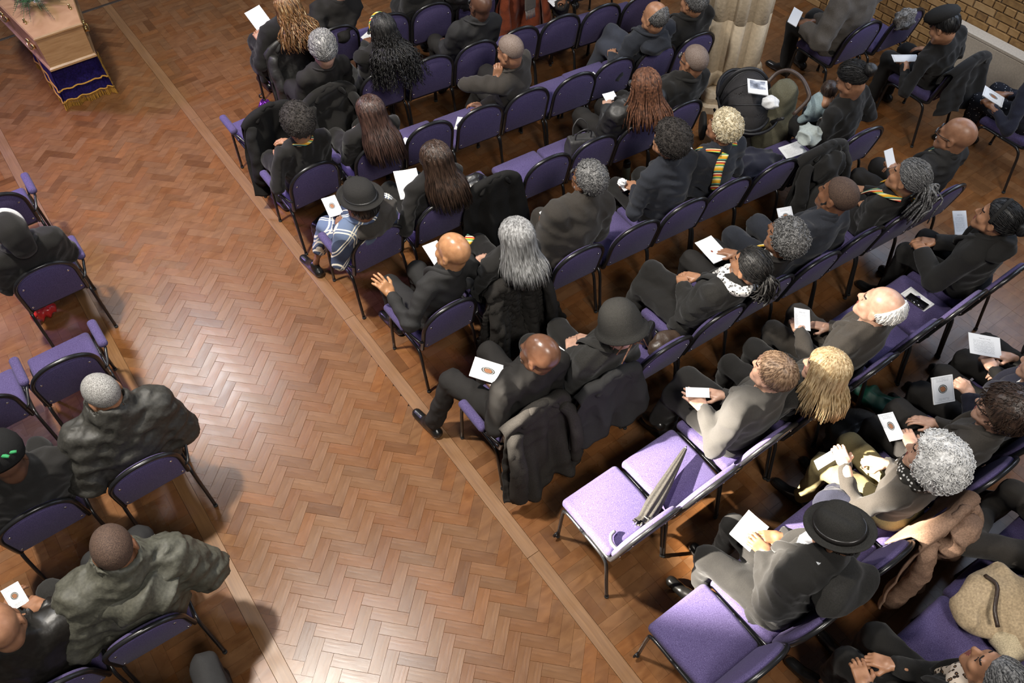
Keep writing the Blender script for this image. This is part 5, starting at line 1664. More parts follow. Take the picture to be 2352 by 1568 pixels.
person('W5', 'W5', (2300, 946), 'man in dark-rimmed glasses with wavy brown hair and stubble', ('wave', 'brown'), 'light', 'browngrey', legs='suit', glasses=True, hl=(2085, 1000, .78), pl='hold', hy=4, hp=-2, hs=1.08, inner='black', extra=lambda I: watch(I, -1))
person('W6', 'W6', (2400, 846), 'person in a navy wool coat at the right edge holding a portrait booklet', ('short', 'grey'), 'light', 'navy', legs='suit', style='coat', hl=(2210, 885, .80), pl='fist', dl=(-.2, .8, .4), hrr=(2300, 860, .7), inner='white', bulk=.01)
person('W7', 'W7', (2450, 720), 'person in a black pinstripe suit holding an open sheet at the right edge', ('short', 'grey'), 'light', 'suit', legs='suit', hl=(2268, 826, .74), hrr=(2295, 815, .74), pl='hold', pr='hold')
person('X1', 'X1', (2285, 1552), 'woman in a leopard print scarf and black fur-trimmed coat, bottom edge', ('sleek', 'salt'), 'tan', 'black', legs='black', style='coat', skirt=True, scarf=pattern('leopard_print', 'leopard'), hl=(1975, 1540, .72), hrr=(2010, 1515, .72), pl='relax', pr='fist', hy=-10, hp=-20, torso=.62)
person('X4', 'X4', (2500, 1230), 'person in black trousers with one leg folded over, right edge', ('short', 'black'), 'brown', 'black', legs='browngrey', style='coat', cross='L', knees={-1: (2218, 1245, .60)})
# left block
def headwrap(I):
    mb = MB(); mb.add(tube([(.092*cos(t), .030, .030+.108*sin(t)) for t in np.linspace(-.3, pi+.3, 24)], .020, 8, flat=.75)); I['hlink']('white_headband', mb.mesh('headband', cloth('white')))
    V, F = surf(lambda P: np.maximum(smin(s_ell(P, HC+np.array([0, -.02, 0]), (.100, .115, .110)), s_ell(P, (0, -.075, -.075), (.075, .055, .09)), .05)-.006*waves(P, 3, 60, 4), P[..., 1]-.035), (-.13, -.18, -.19), (.13, .09, .17), .009)
    I['hlink']('headscarf', make_mesh('headscarf', V, F, cloth('black')))
person('L2', 'L2', (26, 532), 'person in a white headband and black headscarf on the left side', ('x',), 'brown', 'black', style='coat', hatfn=headwrap, hy=8, hp=8, legs='coat', bulk=.01, s=.98)
person('L4', 'L4', (238, 906), 'man with cropped grey hair in a bulky dark anorak, left side', ('buzz', 'pepper'), 'mid', 'darkolive', legs='charcoal', style='puffer', hy=22, hp=22, hs=1.10, bulk=.025, s=1.05, torso=.63)
def beanie(I):
    m = fabric('black_crochet', (.012, .012, .012), .9, 500, bump=.8)
    hat_lathe([(.004, .150), (.05, .145), (.09, .118), (.112, .075), (.116, .035), (.106, -.005), (.096, -.02), (.092, .0)], m, tilt=-8, sx=1.0, sy=1.12)(I)
    gr, rd, yl = plain('green_yarn', (.02, .22, .07), .8), plain('red_yarn', (.45, .03, .02), .8), plain('yellow_yarn', (.6, .5, .2), .8)
    mb = MB()
    for a in (-.2, .35, .95, 1.6, 2.2, 2.8):
        P = []
        for t in np.linspace(.0, .10, 8):
            th = t/.115
            P.append((.118*sin(th)*cos(a), -.055-.135*sin(th)*sin(a)*.6-.035, .115-.05*sin(th)*.9+.03*sin(a)*sin(th)))
        V, F = tube(P, np.linspace(.017, .008, 8), 6, flat=.8); mb.add((V, F), 0)
        V, F = tube(P[-2:], [.0075, .004], 6); mb.add((V, F), 1)
    link('leaf_emblem', mb.mesh('leaf_emblem', [gr, rd]), I['hat'])
person('L4b', 'L4b', (14, 1060), 'person in a black crocheted cap with a green leaf emblem', ('x',), 'dark', 'black', style='coat', hatfn=beanie, hp=18, bulk=.03, legs='black', hs=1.08)
def puffhood(I):
    heap('hood', I['tl']((.02, -.13, I['Lt']-.08)), (.20, .12, .12), cloth('olive'), None, None, 23, .024, 24, 3, .012, link_to=I['root'])
    heap('collar', I['tl']((-.02, .10, I['Lt']-.01)), (.15, .06, .06), cloth('olive'), None, None, 29, .02, 30, 2, .011, link_to=I['root'])
person('L5', 'L5', (264, 1262), 'man with shaved head in a bulky olive padded coat, left side', ('buzz', 'stubbledark'), 'brown', 'olive', legs='charcoal', style='puffer', hy=-6, hp=20, hs=1.14, bulk=.035, s=1.05, extra=puffhood, hl=(200, 1330, .72), hrr=(350, 1250, .70), torso=.64)
person('L5b', 'L5b', (2, 1440), 'person in a black leather jacket reading a booklet, bottom left corner', ('x',), 'mid', 'leather', legs='coat', style='coat', hrr=(72, 1383, .80), pr='hold', hl=(30, 1370, .78), hp=16, hs=1.1, bulk=.02)
person('L6', 'L6', (330, 1700), 'person below the bottom edge with one dark trousered knee showing', ('short', 'black'), 'brown', 'black', legs='charcoal', style='coat', knees={1: (470, 1530, .58)})
# side aisle
person('Z1', 'Z1', (1990, -60), 'person in a grey fleece with an open notebook beyond the pillar', ('short', 'black'), 'brown', 'fleece', legs='black', style='coat', hl=(1842, 52, .74), hrr=(1850, 48, .74), pl='hold', pr='hold', bulk=.03, s=1.06, collar=False)
def beret(I):
    hat_lathe([(.004, .130), (.06, .126), (.105, .105), (.122, .075), (.118, .05), (.100, .035), (.092, .02), (.090, .035)], FELT, tilt=-6, sx=1.0, sy=1.12, c=(0, .0, .03))(I)
person('Z3', 'Z3', (2168, 62), 'person in a dark beret and black jumper reading by the brick wall', ('short', 'black'), 'tan', 'black', style='knit', hatfn=beret, hl=(2072, 138, .70), pl='hold', hy=4, hp=30, hs=1.05)
person('Z4', 'Z4', (2400, 130), 'person in a navy cardigan and patterned skirt at the right edge', ('short', 'black'), 'brown', 'navy', legs=pattern('dotted_skirt', 'dots'), skirt=True, style='knit', hl=(2268, 232, .74), hrr=(2290, 215, .74), pl='hold', pr='hold')
# ------------------------------------------------------------------ booklets and sheets
pp_ = paper
pp_([(598, 92), (629, 58), (600, 17), (563, 22)], .78, 38, 'large blank white sheets held up by the woman with caramel hair', 'plain', name='paper_sheet', cat='sheet', group='loose sheets')
pp_([(578, 300), (602, 303), (594, 286), (574, 292)], .50, 0, 'white booklet lying on the aisle chair under the black overcoat', 'border')
pp_([(846, 106), (862, 92), (848, 70), (832, 84)], .72, 25, 'white booklet held by the woman with long black curls', 'text')
pp_([(1270, 16), (1300, 6), (1290, -8), (1258, 2)], .66, 5, 'booklet on the knee of the person at the top edge', 'cover')
pp_([(1046, 297), (1070, 300), (1074, 270), (1048, 269)], .505, 0, 'small white booklet on the seat next to the resting elbow', 'border')
pp_([(938, 352), (955, 332), (938, 310), (920, 332)], .51, 0, 'pale blue folder on the empty seat beside the brown-haired woman', 'plain', name='folder', cat='folder', group='folders')
pp_([(1367, 206), (1382, 196), (1378, 162), (1366, 170)], .54, 10, 'booklet standing on the seat left of the man with folded legs', 'cover')
pp_([(802, 306), (822, 293), (818, 289), (800, 300)], .70, 10, 'thin white booklet in the lap of the brown-haired woman', 'plain')
pp_([(765, 497), (795, 487), (762, 451), (730, 460)], .80, 12, 'portrait booklet held by the woman in plaid', 'cover')
pp_([(918, 458), (953, 452), (975, 385), (904, 396)], .80, 32, 'open leaflet with faint print held by the long-haired woman in glasses', 'spread', leaves=1)
pp_([(1395, 235), (1412, 225), (1416, 210), (1380, 215)], .76, 20, 'folded white booklet in the hands of the woman with copper locs', 'plain')
pp_([(1238, 490), (1258, 510), (1280, 483), (1270, 466)], .74, 22, 'portrait booklet held by the broad man with curls', 'cover')
pp_([(1433, 441), (1452, 430), (1440, 414), (1420, 420)], .70, 12, 'white booklet and tissue held by the youth with an afro', 'text')
pp_([(1580, 368), (1597, 356), (1588, 334), (1562, 346)], .76, 25, 'portrait booklet held by the woman with bleached curls', 'cover')
pp_([(1072, 860), (1152, 888), (1163, 840), (1096, 822)], .78, 14, 'portrait booklet held by the bald man at the aisle', 'cover')
pp_([(1270, 800), (1290, 820), (1292, 800), (1272, 790)], .62, 0, 'white sheet edge in the lap of the person in the felt hat', 'text')
pp_([(1637, 607), (1674, 590), (1636, 540), (1597, 558)], .67, 4, 'white order of service with a small emblem on the grey-curled man\'s knee', 'dot')
pp_([(1780, 518), (1812, 510), (1830, 478), (1796, 482)], .80, 38, 'folded portrait booklet read by the bearded young man', 'cover')
pp_([(2036, 392), (2056, 372), (2050, 345), (2032, 340)], .84, 48, 'booklet held by the bald man with the white goatee', 'plain')
pp_([(1578, 912), (1632, 912), (1626, 892), (1572, 888)], .80, 30, 'bordered booklet between the hands of the man in tweed', 'border')
pp_([(1842, 735), (1882, 764), (1838, 708), (1806, 725)], .80, 24, 'printed page held by the elderly balding man', 'text')
pp_([(2068, 670), (2118, 718), (2150, 697), (2092, 664)], .505, 0, 'grey booklet under the phone on the empty seat', 'border')
pp_([(2200, 540), (2236, 530), (2205, 492), (2180, 484)], .80, 40, 'leaflet resting in front of the woman with a hairband', 'text')
pp_([(1672, 1220), (1712, 1258), (1775, 1218), (1722, 1176)], .72, 10, 'printed sheet on the lap of the woman in the trilby', 'text')
pp_([(1868, 1078), (1905, 1050), (1922, 1040), (1880, 1060)], .74, 35, 'thin folded leaflet in the white-haired woman\'s hand', 'plain')
pp_([(2058, 1000), (2098, 990), (2030, 962), (2000, 966)], .80, 12, 'portrait booklet held by the man in dark-rimmed glasses', 'cover')
pp_([(2154, 924), (2194, 922), (2184, 858), (2128, 873)], .86, 42, 'portrait booklet held up by the person in navy, right edge', 'cover')
pp_([(2215, 806), (2292, 820), (2303, 780), (2235, 768)], .80, 25, 'large open sheet held by the person in pinstripe', 'text', leaves=1, name='paper_sheet', cat='sheet', group='loose sheets')
pp_([(2331, 1378), (2362, 1395), (2380, 1365), (2350, 1352)], .66, 8, 'bordered booklet on the beige sheepskin coat at the right edge', 'border')
pp_([(22, 1402), (66, 1386), (40, 1330), (8, 1358)], .84, 32, 'portrait booklet read by the person in leather, bottom left', 'cover')
pp_([(2046, 142), (2110, 140), (2106, 127), (2054, 126)], .74, 16, 'open booklet on the lap of the person in the beret', 'border')
pp_([(2250, 215), (2295, 240), (2312, 232), (2268, 200)], .80, 28, 'portrait booklet held by the person in navy cardigan', 'cover')
pp_([(1800, 44), (1822, 56), (1850, 34), (1832, 22)], .80, 24, 'open white notebook held by the person in grey fleece', 'plain', name='notebook', cat='notebook', group='notebooks')
pp_([(1806, 366), (1850, 350), (1838, 322), (1788, 340)], .62, 12, 'white booklet on the pile of dark clothes', 'text')
pp_([(1032, 103), (1044, 96), (1040, 84), (1030, 90)], .66, 20, 'white booklet between the knees of the man in spectacles', 'plain')

# carton with lettering in front of the shiny-headed man
cb = pp_([(1000, 648), (1035, 632), (1022, 548), (988, 560)], .64, 6, 'flat white carton with dark lettering on the lap of the shiny-headed man', 'plain', name='carton', cat='carton', group='cartons', leaves=1, bend=0)
def lettering(txt, px0, px1, z, size, parent):
    cu = bpy.data.curves.new('lettering', 'FONT'); cu.body = txt; cu.size = size; cu.extrude = .0005; cu.align_x = 'LEFT'
    a, b = at(*px0, z), at(*px1, z)
    o = bpy.data.objects.new('lettering', cu)
    dg = None
    COL.objects.link(o)
    bpy.context.view_layer.update()
    me = bpy.data.meshes.new_from_object(o.evaluated_get(bpy.context.evaluated_depsgraph_get()))
    bpy.data.objects.remove(o)
    me.materials.clear(); me.materials.append(plain('print_ink', (.03, .03, .035), .6))
    t = link('lettering', me, parent)
    t.matrix_world = Matrix.Translation(Vector(a)) @ Matrix.Rotation(atan2(b[1]-a[1], b[0]-a[0]), 4, 'Z')
    t.matrix_parent_inverse = parent.matrix_basis.inverted()
bpy.context.view_layer.update()
lettering('LOUR8 I3ER', (1012, 632), (1006, 560), .652, .034, cb)

# ------------------------------------------------------------------ coats on chair backs
coat('P1', cloth('puffer'), 'black quilted jacket over the chair of the reading woman', zb=.20, w=.26, amp=.022, nf=6, seed=3, cat='jacket', name='jacket', skew=.06)
coat('Q1', fabric('black_wool', (.013, .0125, .012), .95, 200), 'long black overcoat over the aisle chair with an armrest', zb=.16, w=.25, amp=.03, nf=6, seed=4, sleeves=True, skew=-.03)
coat('Q2', cloth('black'), 'black coat hanging on the chair of the grey-haired man', zb=.18, w=.25, amp=.03, nf=6, seed=5)
coat('P6', cloth('rust'), 'rust-red woollen coat over a chair near the top edge', zb=.06, w=.25, amp=.035, nf=7, seed=6, spread=.10)
coat('S3', fabric('black_wool', (.013, .0125, .012), .95, 200), 'black woollen coat draped over an empty chair in mid row', zb=.12, w=.255, amp=.030, nf=7, seed=7, sleeves=False, spread=.10)
coat('T2', fabric('black_sherpa', (.022, .020, .018), .98, 260, bump=.9), 'curly black fleece coat on the chair of the silver-haired woman', zb=.10, w=.31, amp=.045, nf=8, seed=8, fur=.017, spread=.07, thick=.02)
coat('U1', fabric('charcoal_wool', (.030, .027, .024), .95, 180), 'charcoal overcoat hanging on the aisle chair of the bald man', zb=.12, w=.27, amp=.038, nf=7, seed=9, spread=.05, sl=(.14, .24), out=.03)
coat('U2', cloth('charcoal'), 'dark grey jacket slipped around the chair of the person in the felt hat', zb=.40, w=.26, amp=.022, nf=6, seed=10, sleeves=False, cat='jacket', name='jacket')
coat('T8', cloth('black'), 'dark jacket heaped over a chair back next to the mother', zb=.36, w=.25, amp=.03, nf=6, seed=11, cat='jacket', name='jacket', hood=True)
coat('W4', cloth('taupe'), 'taupe jacket hanging on the chair of the white-haired woman', zb=.14, w=.27, amp=.035, nf=6, seed=12, cat='jacket', name='jacket', hood=True, spread=.08, sl=(.12, .2))
coat('Z3', cloth('black'), 'black coat over the chair by the radiator', zb=.45, w=.24, amp=.03, nf=6, seed=13, sleeves=False)
# grey fringed scarf on the rust coat
sc = empty('fringed_scarf', tuple(at(1218, 10, .80))); tag(sc, 'grey fringed scarf hanging over the rust-red coat', 'scarf')
mb = MB(); mb.add(rbox((0, 0, .05), (.06, .012, .10), .01)); mb.build('scarf_cloth', cloth('fleece'), sc)
mb = MB()
for i in range(22):
    x = -.055+.005*i; mb.add(tube([(x, 0, -.04), (x+RNG.uniform(-.004, .004), -.004, -.09), (x+RNG.uniform(-.006, .006), -.006, -.14)], .0024, 4))
mb.build('fringe', plain('grey_yarn', (.25, .24, .22), .9), sc)

# ------------------------------------------------------------------ bags, bottles and small things
handbag(at(752, 512, .13), (.30, .12, .20), radians(22), 'black quilted handbag on the floor in front of the woman in plaid', quilt=True, strap=False)
heap('bag', at(1093, 430, .58), (.13, .11, .11), LEATHER, 'crumpled black leather bag on the seat beside the long-haired woman', 'bag', 21, .03, 30, 3, .009)
handbag(at(1335, 335, .60), (.24, .16, .20), radians(-20), 'slouchy dark bag on the seat in front of the woman with copper locs', mat=plain('dull_leather', (.035, .034, .033), .5, bump=.3, scale=40), seed=4)
heap('bag', at(1525, 790, .57), (.14, .08, .09), BROWNL, 'brown-black leather bag on the seat right of the felt hat', 'bag', 25, .02, 30, 2, .009)
handbag(at(1488, 765, .60), (.14, .07, .14), radians(30), 'small black handbag upright beside the felt-hatted person', seed=9, strap=False)
heap('drawstring_bag', at(1935, 1165, .62), (.13, .12, .14), cloth('navy'), 'navy drawstring bag on the seat in front of the trilby', 'bag', 31, .025, 28, 3, .010)
heap('backpack', at(1958, 998, .20), (.17, .17, .20), plain('black_nylon', (.012, .012, .012), .55, bump=.3, scale=60), 'black backpack on the floor in front of the white-haired woman', 'backpack', 33, .03, 26, 4, .012, floorz=.002)
heap('folded_umbrella', at(2010, 915, .10), (.09, .22, .05), plain('green_nylon', (.010, .085, .055), .5), 'green folded umbrella on the floor behind the blonde woman', 'umbrella', 35, .02, 30, 2, .010, rot=radians(15))
heap('clothes_pile', at(1740, 385, .58), (.20, .17, .10), cloth('navy'), 'pile of navy clothes on the chair next to the bleached curls', 'clothes', 37, .035, 24, 4, .011)
heap('muslin_cloth', at(1857, 315, .78), (.075, .07, .06), plain('muslin', (.36, .40, .38), .9), 'crumpled pale muslin cloth beside the mother', 'cloth', 39, .028, 44, 4, .007)
heap('scarf', at(2080, 40, .86), (.08, .06, .10), pattern('snow_check', 'snow') if False else fabric('check_wool', (.20, .19, .18), .9, 90, var=.8), 'grey checked scarf over the chair beside the brick wall', 'scarf', 41, .03, 40, 3, .008)
heap('sheepskin_coat', at(2325, 1385, .60), (.26, .20, .11), cloth('sheep'), 'beige sheepskin coat thrown on a seat at the right edge', 'coat', 43, .03, 18, 4, .012)
_sk = [o for o in bpy.data.objects if o.name.startswith('sheepskin_coat')][0]
_so = np.array(_sk.location)
mb = MB(); mb.add(tube(catmull([at(2262, 1320, .70)-_so, at(2290, 1345, .735)-_so, at(2285, 1400, .735)-_so, at(2292, 1440, .70)-_so], 5), .012, 6, flat=.5)); mb.build('leather_trim', BROWNL, _sk)
heap('fleece_lining', at(2330, 1470, .58)-_so, (.16, .12, .08), fabric('cream_fleece', (.52, .43, .28), .98, 150, bump=.8), None, None, 53, .02, 30, 3, .011, link_to=_sk)
heap('tissue', at(1428, 418, .74), (.022, .02, .018), cloth('white'), 'white tissue in the hand of the youth with an afro', 'tissue', 45, .008, 130, 2, .004)
heap('gift_bag', at(612, 246, .08), (.045, .05, .06), plain('purple_foil', (.16, .03, .30), .15, metal=.6), 'small shiny purple foil bag on the floor by the aisle', 'bag', 47, .02, 90, 2, .006, floorz=.002)
heap('shopping_bag', at(100, 715, .07), (.09, .06, .06), plain('red_plastic', (.45, .02, .02), .3), 'red and yellow carrier bag on the floor under the left chairs', 'bag', 49, .02, 50, 2, .009, floorz=.002)
# thermos flask
fl = empty('flask', tuple(at(1436, 408, .0)+np.array([0, 0, 0])))
p = at(1434, 425, .0); fl.location = tuple(p); tag(fl, 'olive steel flask with black lid standing on the floor', 'flask')
mb = MB(); mb.add(lathe([(.034, 0), (.037, .006), (.037, .20), (.030, .22)], (0, 0, 0), 20)); mb.build('flask_body', plain('olive_steel', (.20, .22, .15), .35), fl)
mb = MB(); mb.add(lathe([(.031, .215), (.033, .22), (.033, .26), (.026, .275)], (0, 0, 0), 20)); mb.build('lid', BLK, fl)
# phone
_pd = at(2135, 712, .5)-at(2078, 675, .5)
ph = empty('phone', tuple(at(2106, 692, .517)), atan2(_pd[1], _pd[0])-pi/2); tag(ph, 'black smartphone lying on a booklet on the empty seat', 'phone')
mb = MB(); mb.add(rbox((0, 0, 0), (.037, .075, .0045), .004, 2)); mb.build('phone_case', plain('phone_body', (.02, .018, .016), .4), ph)
mb = MB(); mb.add(box((0, 0, .005), (.033, .070, .0006))); mb.build('screen', plain('phone_glass', (.008, .008, .009), .05, spec=.8), ph)
# umbrella lying over two seats
um = empty('umbrella', tuple(at(1500, 1165, .55))); tag(um, 'furled grey umbrella with hooked handle across two purple seats', 'umbrella')
o0 = np.array(um.location)
tip, mid, low, hk0 = at(1574, 1030, .56)-o0, at(1540, 1095, .56)-o0, at(1475, 1205, .56)-o0, at(1455, 1248, .54)-o0
ax = nrm(tip-low); sx_ = nrm(np.cross(ax, [0, 0, 1])); sz_ = np.cross(sx_, ax)
V, F = [], []
NL, NA = 26, 48
for i in range(NL+1):
    t = i/NL; c = low+(tip-low)*t
    r = .012+.040*(1-t)**.8*(.55+.45*min(1, t*4)) + (.02 if t < .06 else 0)*(1-t/.06 if t < .06 else 0)
    for k in range(NA):
        a = k/NA*2*pi
        rr_ = r*(1+.22*sin(a*8+t*5)*(1-t*.6))
        V.append(c+rr_*(cos(a)*sx_+sin(a)*sz_*.75))
for i in range(NL):
    for k in range(NA):
        l = (k+1) % NA; F.append((i*NA+k, i*NA+l, (i+1)*NA+l, (i+1)*NA+k))
mb = MB(); mb.add((np.array(V), F)); mb.build('canopy', fabric('grey_nylon', (.042, .039, .035), .5, 120), um)
mb = MB(); mb.add(tube([low-ax*.0, hk0], .005, 8)); mb.build('shaft', SILV, um)
hp_ = [hk0, at(1440, 1262, .53)-o0, at(1420, 1262, .525)-o0, at(1405, 1247, .525)-o0, at(1403, 1230, .525)-o0, at(1412, 1219, .525)-o0]
mb = MB(); mb.add(tube(catmull(hp_, 5), .011, 10)); mb.build('handle', plain('grey_plastic', (.13, .13, .135), .25), um)
mb = MB(); mb.add(tube([at(1480, 1185, .60)-o0, at(1492, 1195, .60)-o0, at(1500, 1187, .60)-o0], .004, 6)); mb.build('strap', plain('strap_nylon', (.05, .05, .05), .6), um)
mb = MB(); mb.add(tube([tip, tip+ax*.02], [.008, .004], 8)); mb.build('ferrule', SILV, um)
for i in range(8):
    a = i/8*2*pi; c = low+.045*(cos(a)*sx_+sin(a)*sz_*.7)
    mb = MB(); mb.add(tube([c, c-ax*.025], [.003, .0025], 5)); mb.build('rib_tip', SILV, um)

# baby in the mother's arms
I = PEOPLE['T9']
bc = at(1882, 236, .84)
bb = empty('person', tuple(bc)); tag(bb, 'baby in a pale blue sleepsuit held by the mother', 'baby')
bh = at(1902, 212, .93)-bc
def babysuit(P):
    d = s_ell(P, (0, 0, -.05), (.095, .08, .12))
    d = smin(d, s_round(P, (0, 0, .0), bh*.6, .075, .055), .04)
    e = at(1898, 262, .80)-bc; d = smin(d, s_round(P, (.04, 0, .0), e, .030, .024), .02)
    d = smin(d, s_round(P, (-.05, -.0, .0), (-.09, .03, -.08), .030, .022), .02)
    d = smin(d, s_round(P, (-.03, .02, -.12), (-.06, .08, -.19), .042, .030), .03); d = smin(d, s_round(P, (.03, .02, -.12), (.03, .09, -.19), .042, .030), .03)
    return d-.003*waves(P, 5, 70, 4)
V, F = surf(lambda P: head_sdf((P-bh.astype(np.float32)) @ (rz(radians(-60)) @ rx(radians(-30)))/.72, np.array([0, -.03, -.12]))*.72, bh-.13, bh+.13, .0062)
V2, F2 = surf(lambda P: np.minimum(np.minimum(s_ell(P, at(1902, 266, .80)-bc, (.022, .018, .018)), s_round(P, (0, 0, -.1), bh*.7, .03, .03)), s_ell(P, at(1868, 252, .80)-bc, (.02, .02, .02))), np.array([-.25]*3), np.array([.25]*3), .012)
link('body', make_mesh('body', np.concatenate([V, V2]), np.concatenate([F, F2+len(V)]), SK['tan']), bb)
V, F = surf(babysuit, np.array([-.22]*3), np.array([.22]*3), .0085); link('sleepsuit', make_mesh('sleepsuit', V, F, cloth('sleepsuit')), bb)
V, F = hair_cap('short', 9); o = link('hair', make_mesh('hair', V*.72 @ (rz(radians(-60)) @ rx(radians(-30))).T+bh, F, HR['brown']), bb)

# ------------------------------------------------------------------ pram beside the pillar
PLK = plain('pram_plastic', (.018, .0175, .019), .45)
pc = at(1705, 262, .55)
pr = empty('pram', (pc[0], pc[1], 0), radians(-38)); tag(pr, 'black pram with raised hood standing beside the stone pillar', 'pram')
def hoodf(P):
    d = s_ell(P, (0, 0, .62), (.20, .30, .30)); inn = s_ell(P, (0, 0, .62), (.188, .288, .288))
    d = np.maximum(d, -inn); d = np.maximum(d, .60-P[..., 2]); d = np.maximum(d, P[..., 1]-.10)
    a = np.arctan2(P[..., 2]-.62, P[..., 1]-.0)
    return d-.006*np.abs(np.sin(a*4.5))
V, F = surf(hoodf, (-.24, -.34, .57), (.24, .16, .97), .0105); link('hood', make_mesh('hood', V, F, fabric('pram_canvas', (.034, .032, .033), .7, 200)), pr)
mb = MB(); mb.add(tube(catmull([(.205*cos(a), .105, .62+.30*sin(a)) for a in np.linspace(0, pi, 9)], 3), .016, 8, flat=1.6)); mb.build('hood_rim', PLK, pr)
def tub(P):
    d = s_ell(P, (0, .08, .66), (.215, .43, .26)); inn = s_ell(P, (0, .08, .68), (.20, .41, .24))
    return np.maximum(np.maximum(d, -inn), P[..., 2]-.64)
V, F = surf(tub, (-.25, -.38, .36), (.25, .55, .68), .013); link('carrycot', make_mesh('carrycot', V, F, fabric('pram_canvas', (.034, .032, .033), .7, 200)), pr)
mb = MB(); mb.add(tube([(.215*cos(a), .08+.43*sin(a), .645) for a in np.linspace(0, 2*pi, 33)[:-1]], .014, 8, closed=True)); mb.build('rim', PLK, pr)
mb = MB(); mb.add(tube([(.215*cos(a)*1.25, -.05-.36*sin(a), .66) for a in np.linspace(.1, pi-.1, 20)], .011, 8)); mb.build('hood_frame', PLK, pr)
for ph_ in (38, 72, 106, 140):
    mb = MB(); mb.add(tube([(.206*cos(a), .306*sin(a)*cos(radians(ph_)), .62+.306*sin(a)*sin(radians(ph_))) for a in np.linspace(.05, pi-.05, 18)], .0065, 6)); mb.build('hood_rib', PLK, pr) if ph_ > 60 else None
HB_ = plain('pram_handle_leather', (.055, .035, .027), .4)
R_ = rz(radians(38)); lp = lambda u, v, z: R_ @ (at(u, v, z)-np.array([pc[0], pc[1], 0]))
mb = MB(); mb.add(tube(catmull([lp(1762, 190, .90), lp(1785, 168, .97), lp(1812, 162, 1.02), lp(1840, 178, 1.02), lp(1856, 208, 1.0), lp(1855, 230, .95), lp(1822, 264, .84)], 6), .017, 10)); mb.build('handlebar', HB_, pr)
for sx in (-.2, .2):
    mb = MB(); mb.add(tube([(sx, .35, .13), (sx, .0, .45), (sx, -.45, .85)], .013, 8)); mb.build('frame_tube', PLK, pr)
    mb = MB(); mb.add(tube([(sx, -.30, .13), (sx, .05, .45)], .013, 8)); mb.build('frame_tube', PLK, pr)
    for yy in (.38, -.32):
        mb = MB(); V, F = lathe([(.02, -.018), (.115, -.018), (.13, -.010), (.13, .010), (.115, .018), (.02, .018)], (0, 0, 0), 26)
        mb.add((V @ ry(pi/2).T+np.array([sx*1.15, yy, .13]), F)); mb.build('wheel', RUB, pr)
mb = MB(); mb.add(rbox((0, .02, .25), (.17, .28, .06), .03)); mb.build('basket', PLK, pr)
gp = at(1785, 262, .62); g = empty('coat', (gp[0], gp[1], 0), radians(-38)); tag(g, 'olive green coat hanging from the pram handle', 'coat')
V, F = surf(lambda P: smin(s_ell(P, (0, 0, .70), (.13, .10, .24)), s_ell(P, (-.02, -.02, .45), (.15, .11, .22)), .06)-.022*(1-2*np.abs(waves(P, 6, 22, 3)))-.006*waves(P, 7, 60, 4), (-.24, -.22, .15), (.24, .22, 1.02), .013)
link('coat_body', make_mesh('coat_body', V, F, fabric('olive_wool', (.12, .112, .075), .95, 200, fold=.4)), g)
paper([(1716, 210), (1764, 222), (1762, 184), (1718, 184)], .96, 8, 'newspaper with a picture lying on the pram hood', 'news', name='newspaper', cat='newspaper', group='newspapers')
heap('white_cloth', at(1770, 235, .92), (.045, .05, .035), cloth('white'), 'crumpled white cloth tucked beside the pram hood', 'cloth', 51, .015, 60, 3, .006)

# ------------------------------------------------------------------ coffin on a draped bier
OAK = wood('coffin_oak', (.33, .18, .075), (.47, .29, .14), scale=(5, 5, 48), rough=.35, coat=.3)
cx, cy = .585, 8.075
cf = empty('coffin', (cx, cy, .45), radians(-1)); tag(cf, 'light oak coffin with brass handles on a draped bier', 'coffin')
def hexo(s, g=0.0):
    P = [(-.205, 0), (-.37, 1.30), (-.235, 1.93), (.235, 1.93), (.37, 1.30), (.205, 0)]
    c = np.array([0, .95]); return [np.array((x*(1+g/.3), y+g*(-1 if y < .1 else (1 if y > 1.8 else 0)))) for x, y in P]
def slab(P0, P1, z0, z1):
    n = len(P0); V = [(*p, z0) for p in P0]+[(*p, z1) for p in P1]
    return np.array(V), [tuple(range(n)), tuple(range(2*n-1, n-1, -1))]+[(i, n+i, n+(i+1) % n, (i+1) % n) for i in range(n)]
mb = MB(); mb.add(slab(hexo(1), hexo(1, .012), .03, .315)); mb.build('side_panels', OAK, cf, smooth=False)
mb = MB(); mb.add(slab(hexo(1, .022), hexo(1, .022), 0, .018)); mb.add(slab(hexo(1, .022), hexo(1, .006), .018, .030)); mb.build('base_moulding', OAK, cf, smooth=False)
mb = MB(); mb.add(slab(hexo(1, .016), hexo(1, .026), .315, .325)); mb.add(slab(hexo(1, .026), hexo(1, .026), .325, .338)); mb.add(slab(hexo(1, .026), hexo(1, .016), .338, .350)); mb.build('lid', OAK, cf, smooth=False)
